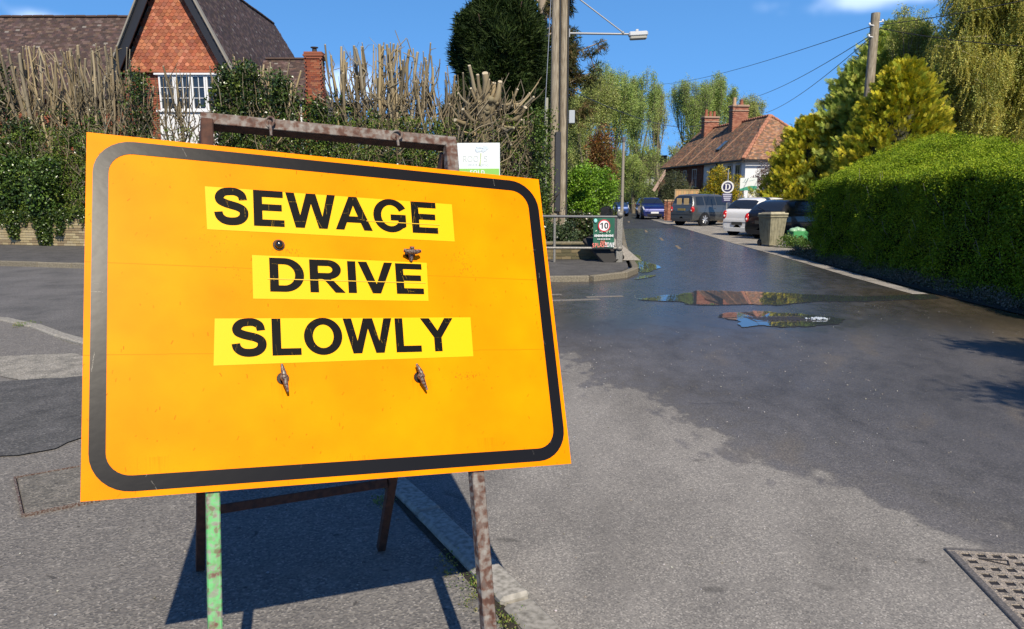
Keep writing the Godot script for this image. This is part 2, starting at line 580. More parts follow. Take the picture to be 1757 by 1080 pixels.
func road_maps() -> Array:
	var w := 960
	var h := 2048
	var x0 := -4.5
	var z0 := -38.0
	var fa := FastNoiseLite.new()
	fa.frequency = 0.8; fa.fractal_octaves = 4; fa.seed = 4
	var fb := FastNoiseLite.new()
	fb.frequency = 3.2; fb.fractal_octaves = 5; fb.seed = 7; fb.fractal_gain = 0.62
	var fc := FastNoiseLite.new()
	fc.frequency = 0.55; fc.fractal_octaves = 3; fc.seed = 19; fc.fractal_type = FastNoiseLite.FRACTAL_RIDGED
	var col := PackedByteArray()
	col.resize(w * h * 3)
	var ro := PackedByteArray()
	ro.resize(w * h)
	for j in h:
		var z := z0 + 40.0 * (j + 0.5) / h
		for i in w:
			var x := x0 + 13.5 * (i + 0.5) / w
			var na := fa.get_noise_2d(x * 1.3 + z * 0.5, z * 0.45 - x * 0.2)
			var nb := fb.get_noise_2d(x, z * 0.6)
			var t := wet_at(x, z, na, nb)
			var dry := 0.93 + nb * 0.14 + na * 0.12
			var lum := lerpf(dry, 0.32 - 0.11 * smoothstep(0.78, 1.0, t), pow(t, 0.55)) * (1.0 + 0.5 * nb * smoothstep(0.02, 0.3, t) + 0.28 * na)
			# tyre polished paler streak and a damp dark streak along the edge of the flow
			if z > -13.5 and x < 1.2:
				lum += 0.24 * t * smoothstep(0.05, 0.4, na + nb * 0.5) * smoothstep(1.3, -0.5, x)
			var brown := smoothstep(4.6, 6.2, x + na * 0.6) * smoothstep(-7.0, -8.6, z) * smoothstep(-13.6, -12.4, z) * 0.8
			if z > -13.0:
				var ck := fc.get_noise_2d(x + nb * .12, z + na * .2)
				lum *= 1.0 - 0.4 * smoothstep(0.86, 0.93, ck) * (1.0 - t * .5)
			# silt left by the water
			brown = maxf(brown, smoothstep(0.25, 0.55, na) * t * 0.35)
			var r := lum * (1.0 + brown * 0.25)
			var g := lum * (1.0 + brown * 0.02)
			var b := lum * (1.0 - brown * 0.42 + t * 0.08)
			var o := (j * w + i) * 3
			col[o] = int(255.0 * clampf(pow(maxf(r, 0.0), 1.0 / 2.2), 0, 1))
			col[o + 1] = int(255.0 * clampf(pow(maxf(g, 0.0), 1.0 / 2.2), 0, 1))
			col[o + 2] = int(255.0 * clampf(pow(maxf(b, 0.0), 1.0 / 2.2), 0, 1))
			ro[j * w + i] = int(255.0 * clampf(lerpf(0.95, 0.42, t) + nb * 0.1 - 0.14 * smoothstep(0.8, 1.0, t), 0.16, 1.0))
	return [ImageTexture.create_from_image(Image.create_from_data(w, h, false, Image.FORMAT_RGB8, col)), ImageTexture.create_from_image(Image.create_from_data(w, h, false, Image.FORMAT_R8, ro))]

func pts2(a: Array) -> Array:
	var o := []
	for p in a: o.append(Vector2(p[0], p[1]))
	return o

func kerb_line(called: String, line: Array, from: int, upto: int, y: float, wd: float, inside: float, ln: float, tone := Color(.92, .9, .87)) -> void:
	# stones laid end to end along a smoothed line; the line is the road side of the kerb
	var c := smooth(pts2(line), 24)
	var seg := []
	for k in range(from * 24, mini(upto * 24 + 1, c.size())): seg.append(c[k])
	var root := Node3D.new()
	root.name = called
	add_child(root, true)
	tag(root, "", "", "", "structure")
	var mats := []
	for k in 5:
		var m: StandardMaterial3D = tri_tex(mat(1, 1, 1, .9), MT.concrete, 1.7)
		var b := rf(.78, 1.12)
		m.albedo_color = lin(tone.r * b, tone.g * b, tone.b * b)
		mats.append(m)
	var i := 0
	while i < seg.size() - 1:
		var a: Vector2 = seg[i]
		var j := i + 1
		while j < seg.size() - 1 and a.distance_to(seg[j]) < ln: j += 1
		var b: Vector2 = seg[j]
		var d := (b - a).normalized()
		var nrm := Vector2(-d.y, d.x) * inside
		var mid := (a + b) * 0.5 + nrm * wd * 0.5
		var g := Geo.new()
		var l := a.distance_to(b) - 0.012
		g.box(Vector3(wd, 0.3, l), Transform3D(Basis(Vector3.UP, atan2(d.x, d.y)), Vector3.ZERO), 0.014)
		var o := part("kerb_stone", g, mats[rng.randi() % 5], root)
		o.position = Vector3(mid.x + rf(-.004, .004), y - 0.15 + rf(-.006, .006), mid.y)
		o.rotation = Vector3(rf(-.006, .006), rf(-.008, .008), rf(-.01, .01))
		i = j

func ragged(a: Array, k: float) -> Array:
	var o := []
	for i in a.size():
		var p := Vector2(a[i][0], a[i][1])
		var q := Vector2(a[(i + 1) % a.size()][0], a[(i + 1) % a.size()][1])
		var n := maxi(1, int(p.distance_to(q) / .09))
		for j in n:
			var r := p.lerp(q, float(j) / n)
			o.append([r.x + rf(-k, k), r.y + rf(-k, k)])
	return o

func build_ground() -> void:
	var big := Geo.new()
	big.quad(Vector3(-900, -0.03, -900), Vector3(900, -0.03, -900), Vector3(900, -0.03, 900), Vector3(-900, -0.03, 900))
	structure("ground", big, ground_mat(lin(.11, .13, .055), 0.4, MT.soft, 0.05))
	# road: one sheet under the whole junction
	var maps := road_maps()
	var rm := StandardMaterial3D.new()
	rm.albedo_texture = maps[0]
	rm.albedo_color = lin(.46, .44, .41)
	rm.roughness = 1.0
	rm.roughness_texture = maps[1]
	rm.texture_repeat = true
	rm.metallic_specular = 0.5
	rm.detail_enabled = true
	rm.detail_albedo = MT.grain
	rm.detail_blend_mode = BaseMaterial3D.BLEND_MODE_MUL
	rm.detail_uv_layer = BaseMaterial3D.DETAIL_UV_2
	rm.uv2_triplanar = true; rm.uv2_world_triplanar = true
	rm.uv2_scale = Vector3.ONE * 1.2
	var far_m := ground_mat(lin(.105, .108, .115), 0.8, MT.soft, 0.12, 0.55)
	var g := Geo.new()
	g.quad(Vector3(-4.5, 0, -38), Vector3(9, 0, -38), Vector3(9, 0, 2), Vector3(-4.5, 0, 2))
	structure("road", g, rm)
	g = Geo.new()
	g.quad(Vector3(-10, 0, -140), Vector3(40, 0, -140), Vector3(40, 0, -38), Vector3(-10, 0, -38))
	g.quad(Vector3(9, 0, -38), Vector3(30, 0, -38), Vector3(30, 0, 2), Vector3(9, 0, 2))
	g.quad(Vector3(-4.5, 0, 2), Vector3(30, 0, 2), Vector3(30, 0, 12), Vector3(-4.5, 0, 12))
	structure("road", g, far_m)
	g = Geo.new()
	g.quad(Vector3(-60, 0, -38), Vector3(-4.5, 0, -38), Vector3(-4.5, 0, 12), Vector3(-60, 0, 12))
	structure("side_road", g, ground_mat(lin(.30, .295, .29), 0.8, MT.soft, 0.16, 0.85))

	# near pavement corner, where the sign stands
	var nk := smooth(pts2(NEAR_KERB), 10)
	var pl := []
	for k in range(0, nk.size() - 1):
		var d: Vector2 = (nk[k + 1] - nk[k]).normalized()
		pl.append([nk[k].x - d.y * -0.12 * -1.0, nk[k].y + d.x * -0.12 * -1.0])
	var pp := []
	for k in range(0, nk.size() - 1):
		var d: Vector2 = (nk[k + 1] - nk[k]).normalized()
		var nr := Vector2(d.y, -d.x)     # to the left of travel seen from above
		pp.append([nk[k].x + nr.x * 0.12, nk[k].y + nr.y * 0.12])
	pp.append([-34.0, -16.0]); pp.append([-34.0, 4.0]); pp.append([0.0, 4.0])
	sheet(pp, 0.062, ground_mat(lin(.36, .345, .325), 0.85, MT.cracks, 0.33), "pavement", null, 0.05)
	kerb_line("near_kerb", NEAR_KERB, 2, 14, 0.088, 0.125, -1.0, 0.9)
	# repaired areas in the pavement
	sheet(ragged([[-4.85, -7.1], [-4.2, -7.25], [-3.9, -7.0], [-3.5, -6.25], [-4.0, -6.12], [-4.5, -6.4]], .015), 0.067, ground_mat(lin(.62, .59, .52), 0.9, MT.soft, 0.8), "concrete_patch")
	sheet(ragged([[-5.4, -6.3], [-4.3, -6.05], [-3.45, -6.3], [-2.5, -5.3], [-2.72, -4.4], [-3.2, -4.1], [-4.6, -3.2]], .03), 0.071, ground_mat(lin(.2, .2, .2), 0.7, MT.soft, 0.5), "asphalt_patch")
	# far pavement and its kerb
	var fp := []
	for p in smooth(pts2(FAR_KERB), 10): fp.append([p.x - 0.08, p.y - 0.08])
	fp.append([-8.0, -101.0]); fp.append([-34.0, -60.0])
	sheet(fp, 0.10, ground_mat(lin(.2, .195, .19), 0.7, MT.soft, 0.3), "pavement", null, 0.05)
	kerb_line("far_kerb", FAR_KERB, 0, 15, 0.107, 0.13, 1.0, 0.92, Color(.6, .55, .45))
	# gardens behind the wall
	sheet([[-45.0, -31.0], [-15.6, -23.9], [0.6, -19.9], [2.3, -20.2], [3.2, -26.0], [4.1, -33.0], [5.3, -42.0], [6.8, -52.0], [8.6, -64.0], [8.0, -120.0], [-60.0, -120.0]], 0.13, ground_mat(lin(.09, .1, .045), 0.5, MT.soft, 0.2), "garden_ground", null, 0.1)
	# pale forecourt and verge on the right
	sheet([[6.45, -12.3], [6.62, -15.2], [6.92, -18.5], [7.12, -21.5], [7.42, -26.0], [7.85, -31.0], [8.35, -37.0], [9.2, -50.0], [10.1, -60.0], [12.1, -76.0], [16, -76], [15.0, -51.5], [24.0, -50.0], [24.0, -24.0], [9.5, -22.5], [7.5, -21.3], [7.25, -18.5], [6.95, -15.2], [6.7, -12.3]], 0.006, ground_mat(lin(.66, .62, .55), 0.8, MT.soft, 0.25), "forecourt")
	sheet([[6.55, -3.0], [6.75, -9.0], [6.8, -12.2], [7.05, -15.2], [7.33, -18.5], [7.6, -21.2], [9.5, -22.4], [24.0, -23.9], [40.0, -24.0], [40.0, 8.0], [6.3, 8.0]], 0.011, ground_mat(lin(.07, .055, .035), 0.9, MT.soft, 0.6), "verge_soil")

	# standing water
	var wm := StandardMaterial3D.new()
	wm.transparency = BaseMaterial3D.TRANSPARENCY_ALPHA
	wm.albedo_color = Color(.8, .85, .8, 0.03)
	wm.roughness = 0.015
	wm.metallic_specular = 0.7
	var bed := mat(.022, .02, .015, .5)
	for q in [
		[[2.0, -11.66], [2.35, -11.95], [2.62, -12.3], [3.35, -12.72], [4.3, -12.45], [5.4, -12.0], [6.3, -12.2], [6.75, -12.1], [6.6, -11.75], [5.5, -11.45], [4.5, -11.35], [3.8, -11.0], [3.3, -11.1], [2.7, -11.0], [2.4, -11.3]],
		[[2.7, -10.05], [3.3, -10.38], [3.75, -10.2], [4.1, -9.95], [4.22, -9.6], [3.9, -9.3], [3.4, -9.12], [3.0, -9.2], [2.78, -9.12], [2.84, -9.6]],
		[[2.66, -15.9], [2.95, -16.1], [3.3, -17.2], [3.2, -18.8], [3.35, -20.4], [3.1, -21.2], [2.96, -19.2], [2.78, -17.4]],
		[[2.3, -14.5], [2.7, -14.9], [2.85, -15.3], [2.62, -15.2]]]:
		var sm := smooth(pts2(q), 8, true)
		var mid := Vector2.ZERO
		for p in sm: mid += p / sm.size()
		var wob := []
		var wob2 := []
		for p in sm:
			var an: float = (p - mid).angle()
			var kk := 1.0 + .05 * sin(an * 9.0 + mid.x) + .035 * sin(an * 23.0 + mid.y) + rf(-.008, .008)
			var e: Vector2 = mid + (p - mid) * kk
			wob.append([e.x, e.y])
			wob2.append([e.x, e.y])
		sheet(wob2, 0.004, bed, "puddle_bed")
		sheet(wob, 0.012, wm, "puddle_water")

	build_covers()

func build_covers() -> void:
	# cast iron access cover at the lower right
	var yaw := atan2(-0.08, 0.64)
	var rt := thing("manhole_cover", "worn square iron access cover with raised chequer in the road, nearest the camera", "manhole cover", Vector3(1.93, 0, -3.2), yaw)
	var s := 0.69
	var iron := mat(.075, .068, .07, .55, .5)
	var worn := ground_mat(lin(.8, .7, .58), 1.3, MT.soft, 3.0, 0.55)
	worn.metallic = 0.15
	var fr := Geo.new()
	for e in [[s / 2, 0.016, s, 0.032], [s / 2, s - 0.016, s, 0.032], [0.016, s / 2, 0.032, s - 0.064], [s - 0.016, s / 2, 0.032, s - 0.064]]:
		fr.bx(e[0], 0.002, e[1], e[2], 0.02, e[3], 0.003)
	part("frame", fr, tri_tex(mat(.55, .52, .52, .6, .3), MT.concrete, 4.0), rt)
	var pl := Geo.new()
	pl.bx(s / 2, -0.004, s / 2, s - 0.07, 0.014, s - 0.07)
	part("recess", pl, iron, rt)
	# raised lattice of bars with square pockets full of dirt
	var la := Geo.new()
	var i0 := 0.034
	var n := 10
	var cs := (s - 2 * i0) / n
	var dirt := mat(.02, .018, .02, .9)
	for i in n + 1:
		la.bx(s * .5, 0.0065, i0 + i * cs, s - 2 * i0 + .02, 0.008, cs * .42)
		la.bx(i0 + i * cs, 0.0062, s * .5, cs * .42, 0.008, s - 2 * i0 + .02)
	part("raised_lattice", la, worn, rt)
	var plate := Geo.new()
	plate.bx(i0 + 2 * cs, .0066, i0 + 1.5 * cs, cs * 2.2, .0082, cs * 1.2)
	part("plain_field", plate, worn, rt)
	plate = Geo.new()
	plate.bx(i0 + 5.5 * cs, .0066, i0 + 4.5 * cs, cs * 3.2, .0082, cs * 1.2)
	part("plain_field", plate, worn, rt)
	for i in n:
		for j in n:
			if (j == 1 and i in [1, 2]) or (j == 4 and i in [4, 5, 6]): continue
			var st := Geo.new()
			st.bx(0, 0, 0, cs * .57, 0.002, cs * .57)
			part("pocket", st, dirt, rt).position = Vector3(i0 + (i + .5) * cs, 0.0055, i0 + (j + .5) * cs)
	# cast triangle and a few cast strokes
	var em := Geo.new()
	var pa := [Vector3(.1, .0115, .1), Vector3(.215, .0115, .105), Vector3(.2, .0115, .15)]
	for k in 3:
		em.bar(pa[k], pa[(k + 1) % 3], .006, .006, Vector3.UP, .001)
	part("cast_triangle", em, dirt, rt)
	for k in 6:
		em = Geo.new()
		em.bar(Vector3(.29 + k * .026, .0115, .295), Vector3(.302 + k * .026, .0115, .335), .007, .006, Vector3.UP, .001)
		part("cast_stroke", em, dirt, rt)
	# concrete filled cover in the pavement at the left
	var uc := thing("utility_cover", "square concrete filled cover with thin metal rim in the pavement left of the sign", "utility cover", Vector3(-2.24, 0.064, -3.83), 0.62)
	var rim := Geo.new()
	for e in [[0, .3, .61, .011], [0, -.3, .61, .011], [.3, 0, .011, .59], [-.3, 0, .011, .59]]:
		rim.bx(e[0], 0.004, e[1], e[2], 0.02, e[3], .002)
	part("rim", rim, tri_tex(mat(.8, .8, .8, .8), MT.rust, 5.0), uc)
	var fi := Geo.new()
	fi.bx(0, 0.002, 0, .575, .014, .575)
	part("infill", fi, ground_mat(lin(.36, .34, .3), 0.8, MT.soft, 1.2), uc)
	# gully grating lying in the small puddle
	var gr := thing("gully_grating", "iron gully grating under shallow water in the small puddle", "drain grating", Vector3(3.42, 0.0, -9.72), 0.06)
	var gf := Geo.new()
	for e in [[0, .2, .8, .04], [0, -.2, .8, .04], [.38, 0, .04, .36], [-.38, 0, .04, .36]]:
		gf.bx(e[0], 0.006, e[1], e[2], 0.012, e[3], .002)
	part("frame", gf, iron, gr)
	for k in 11:
		var b := Geo.new()
		b.box(Vector3(.028, .014, .36), Transform3D(Basis(Vector3.UP, 0.5), Vector3.ZERO), .003)
		part("bar", b, iron, gr).position = Vector3(-.32 + k * .064, .008, 0)
	# water welling up beside it
	var fo := Geo.new()
	for k in 150:
		var rr := absf(rng.randfn(0, .5))
		var aa := rf(0, TAU)
		fo.ball(Vector3(cos(aa) * rr * .13, .012 * exp(-rr * rr) + rf(-.004, .006), sin(aa) * rr * .1), Vector3(1, .7, 1) * rf(.005, .02), 6, 4)
	var wf := mat(.42, .47, .52, .08)
	var w := part("water_upwelling", fo, wf, self, "stuff")
	w.position = Vector3(3.9, 0.012, -9.68)
	tag(w, "white bubbling water welling up at the right end of the small puddle", "water")

# ---------------------------------------------------------------- the yellow road sign
func rrect(x0: float, y0: float, x1: float, y1: float, r: float, k := 8) -> PackedVector2Array:
	var o := PackedVector2Array()
	for q in [[x1 - r, y1 - r, 0.0], [x0 + r, y1 - r, 0.25], [x0 + r, y0 + r, 0.5], [x1 - r, y0 + r, 0.75]]:
		for i in k + 1:
			var a: float = TAU * (q[2] + 0.25 * i / k)
			o.append(Vector2(q[0] + cos(a) * r, q[1] + sin(a) * r))
	return o

func ring(g: Geo, a: PackedVector2Array, b: PackedVector2Array, xf: Transform3D, z: float, closed := true) -> void:
	# flat strip between two outlines of equal count
	var nr := xf.basis.z.normalized()
	var f := g.v.size()
	for i in a.size():
		g.vert(xf * Vector3(a[i].x, a[i].y, z), nr, a[i])
		g.vert(xf * Vector3(b[i].x, b[i].y, z), nr, b[i])
	var c := a.size()
	for i in (c if closed else c - 1):
		var p := f + 2 * i
		var q := f + 2 * ((i + 1) % c)
		g.face(p, q, q + 1); g.face(p, q + 1, p + 1)

func arc2(cx: float, cy: float, rx: float, ry: float, a0: float, a1: float, k := 20) -> PackedVector2Array:
	var o := PackedVector2Array()
	for i in k + 1:
		var a := deg_to_rad(lerpf(a0, a1, float(i) / k))
		o.append(Vector2(cx + rx * cos(a), cy + ry * sin(a)))
	return o

# bold grotesque capitals, 716 units high; returns [advance, polygons, strips]
func glyph(ch: String) -> Array:
	var P := func(a: Array) -> PackedVector2Array:
		var o := PackedVector2Array()
		for i in range(0, a.size(), 2): o.append(Vector2(a[i], a[i + 1]))
		return o
	match ch:
		"E": return [667, [P.call([73, 0, 73, 716, 604, 716, 604, 595, 218, 595, 218, 436, 577, 436, 577, 315, 218, 315, 218, 121, 618, 121, 618, 0])], []]
		"L": return [611, [P.call([77, 0, 77, 716, 222, 716, 222, 121, 581, 121, 581, 0])], []]
		"I": return [278, [P.call([68, 0, 68, 716, 213, 716, 213, 0])], []]
		"V": return [667, [P.call([255, 0, 0, 716, 157, 716, 338, 186, 513, 716, 666, 716, 410, 0])], []]
		"W": return [944, [P.call([172, 0, 1, 716, 149, 716, 257, 224, 388, 716, 560, 716, 685, 216, 795, 716, 941, 716, 767, 0, 614, 0, 471, 535, 329, 0])], []]
		"Y": return [667, [P.call([260, 0, 260, 301, -2, 716, 168, 716, 336, 433, 501, 716, 668, 716, 405, 300, 405, 0])], []]
		"A": return [722, [P.call([0, 0, 279, 716, 355, 716, 355, 549, 257, 284, 355, 284, 355, 163, 212, 163, 153, 0]), P.call([718, 0, 432, 716, 355, 716, 355, 549, 452, 284, 355, 284, 355, 163, 498, 163, 561, 0])], []]
		"D":
			var o := P.call([217, 716]) as PackedVector2Array
			o.append_array(arc2(337, 358, 340, 358, 90, -90)); o.append(Vector2(217, 0))
			var n := P.call([217, 595]) as PackedVector2Array
			n.append_array(arc2(327, 358, 200, 237, 90, -90)); n.append(Vector2(217, 121))
			return [722, [P.call([73, 0, 73, 716, 217, 716, 217, 0])], [[o, n]]]
		"R":
			var o := P.call([218, 716]) as PackedVector2Array
			o.append_array(arc2(410, 508, 238, 208, 90, -90)); o.append(Vector2(218, 300))
			var n := P.call([218, 595]) as PackedVector2Array
			n.append_array(arc2(405, 507, 93, 88, 90, -90)); n.append(Vector2(218, 419))
			return [722, [P.call([73, 0, 73, 716, 218, 716, 218, 0]), P.call([290, 300, 430, 300, 505, 245, 712, 0, 538, 0, 400, 200, 330, 290])], [[o, n]]]
		"O": return [778, [], [[arc2(389, 358, 350, 371, 0, 360, 40), arc2(389, 358, 200, 246, 0, 360, 40)]]]
		"G":
			var o := arc2(400, 358, 354, 371, 28, 318, 34)
			var n := arc2(400, 358, 205, 248, 24, 320, 34)
			return [778, [P.call([405, 379, 405, 259, 562, 259, 562, 165, 660, 88, 712, 125, 712, 379])], [[o, n]]]
		"S":
			var c := smooth([Vector2(548, 488), Vector2(520, 590), Vector2(425, 648), Vector2(318, 654), Vector2(200, 628), Vector2(134, 545), Vector2(150, 462), Vector2(240, 412), Vector2(340, 382), Vector2(470, 342), Vector2(552, 275), Vector2(552, 165), Vector2(470, 82), Vector2(335, 58), Vector2(215, 80), Vector2(135, 150), Vector2(110, 240)], 4)
			var o := PackedVector2Array()
			var n := PackedVector2Array()
			for i in c.size():
				var d: Vector2 = (c[mini(i + 1, c.size() - 1)] - c[maxi(i - 1, 0)]).normalized()
				if i == 0: d = Vector2(-.1, 1)
				if i == c.size() - 1: d = Vector2(-.12, 1)
				var hw := 66.0 + 6.0 * sin(PI * i / (c.size() - 1.0))
				o.append(c[i] + Vector2(-d.y, d.x) * hw); n.append(c[i] - Vector2(-d.y, d.x) * hw)
			return [667, [], [[o, n]]]
	return [300, [], []]

func scratch_tex(base: Color, mark: Color, count: int, size: Vector2i, sd: int, dens_top: bool) -> ImageTexture:
	var r := RandomNumberGenerator.new()
	r.seed = sd
	var im := Image.create(size.x, size.y, false, Image.FORMAT_RGB8)
	im.fill(base)
	for k in count:
		var x := r.randf() * size.x
		var y := r.randf() * size.y
		var a := r.randf_range(-0.5, 0.25) + PI / 2.0 if r.randf() < 0.75 else r.randf_range(-.1, .1)
		var l := r.randf_range(2, 34) * (1.0 if r.randf() < .8 else 2.2)
		var s := r.randf_range(.25, 1.0)
		for q in int(l):
			if r.randf() < 0.25: continue
			var px := int(x + cos(a) * q)
			var py := int(y + sin(a) * q)
			if px >= 0 and py >= 0 and px < size.x and py < size.y:
				im.set_pixel(px, py, base.lerp(mark, s))
	if dens_top:
		for k in 2600:
			var px := r.randi() % size.x
			var row: int = [0.0, 0.345, 0.655][r.randi() % 3] * size.y
			var py := row + int(absf(r.randfn(0.0, 7.0)))
			if py < size.y:
				for q in r.randi_range(1, 6):
					if px + q < size.x: im.set_pixel(px + q, py, base.lerp(mark, .75))
	return ImageTexture.create_from_image(im)

func orange_tex() -> ImageTexture:
	var w := 1024
	var h := 768
	var f := FastNoiseLite.new()
	f.frequency = 0.004; f.fractal_octaves = 4; f.seed = 3
	var r := RandomNumberGenerator.new()
	r.seed = 77
	var im := Image.create(w, h, false, Image.FORMAT_RGB8)
	for j in h:
		for i in w:
			var k := 1.0 + 0.09 * f.get_noise_2d(i, j)
			im.set_pixel(i, j, Color(1.0 * minf(k, 1.0), 0.57 * k, .0))
	# seams of the face sheeting
	for i in w:
		for q in [[0.374, 0.0], [0.628, -0.012]]:
			var y := int((q[0] + q[1] * i / w) * h)
			im.set_pixel(i, y, Color(.86, .48, .01)); im.set_pixel(i, y + 1, Color(.95, .555, .0))
	# dirt flecks, scuffs, scratches
	for k in 330:
		var x := r.randf() * w
		var y := r.randf() * h
		var a := r.randf_range(1.1, 2.3)
		var s := r.randf_range(.15, .6)
		for q in r.randi_range(1, 9):
			var px := int(x + cos(a) * q)
			var py := int(y + sin(a) * q)
			if px >= 0 and py >= 0 and px < w and py < h:
				im.set_pixel(px, py, im.get_pixel(px, py).lerp(Color(.25, .15, .02), s))
	for q in [[0.375, 0.315, 0.03, 0.012, 30], [0.775, 0.33, 0.03, .05, 70], [0.76, 0.70, .035, .012, 60], [0.24, .30, .05, .05, 20], [.27, .4, .05, .05, 16]]:
		for k in q[4]:
			var px: int = int((q[0] + r.randfn(0, 1) * q[2] * .5) * w)
			var py: int = int((q[1] + r.randfn(0, 1) * q[3] * .5) * h)
			for e in r.randi_range(1, 4):
				if px >= 0 and py + e < h and px < w: im.set_pixel(px, py + e, im.get_pixel(px, py + e).lerp(Color(.35, .3, .1), .55))
	# faint dirty runs below the fixings and splashes near the lower edge
	for q in [[.357, .31], [.645, .32], [.355, .71], [.645, .71], [.12, .9], [.5, .93], [.8, .9]]:
		for k in 26:
			var px := int((q[0] + r.randfn(0, .012)) * w)
			var py := int(q[1] * h)
			var ln := r.randi_range(6, 60)
			for e in ln:
				if px >= 0 and px < w and py + e < h:
					im.set_pixel(px, py + e, im.get_pixel(px, py + e).lerp(Color(.5, .28, .04), .1 * (1.0 - float(e) / ln)))
	for k in 900:
		var px := r.randi() % w
		var py := h - 1 - int(absf(r.randfn(0, .07)) * h)
		if py >= 0: im.set_pixel(px, py, im.get_pixel(px, py).lerp(Color(.4, .3, .15), r.randf_range(.1, .4)))
	return ImageTexture.create_from_image(im)

func letters(rt: Node3D, tape: Node3D, word: String, bx: Transform3D, lo: Vector2, ro: Vector2, h0: float, h1: float, m: Material, gap: bool) -> void:
	# baseline from lo to ro; cap height runs from h0 to h1
	var total := 0.0
	for ch in word: total += glyph(ch)[0]
	var lead := 50.0
	var unit := (ro.x - lo.x) / (total - 2 * lead)
	var pen := -lead
	for ch in word:
		var gl := glyph(ch)
		var f := clampf((pen + 300.0) * unit / (ro.x - lo.x), 0, 1)
		var o: Vector2 = lo + (ro - lo) * (pen * unit / (ro.x - lo.x))
		var sy := lerpf(h0, h1, f) / 716.0
		var slope := (ro.y - lo.y) / (ro.x - lo.x)
		var T := func(p: Vector2) -> Vector2: return Vector2(o.x + p.x * unit, o.y + p.y * sy + slope * p.x * unit)
		var g := Geo.new()
		var zi := 0.0
		for pg in gl[1]:
			var q := PackedVector2Array()
			for p in pg: q.append(T.call(p))
			for fat in Geometry2D.offset_polygon(q, .0011, Geometry2D.JOIN_MITER):
				g.poly(fat, bx, 0.0016 + zi)
			zi += .00025
		for st in gl[2]:
			var a := PackedVector2Array()
			var b := PackedVector2Array()
			for p in st[0]: a.append(T.call(p))
			for p in st[1]: b.append(T.call(p))
			for i in a.size():
				var wd := (a[i] - b[i]).normalized() * .0011
				a[i] += wd; b[i] -= wd
			ring(g, a, b, bx, 0.0016 + zi, false)
			zi += .00025
		part("letter_" + ch.to_lower(), g, m, tape)
		pen += gl[0]

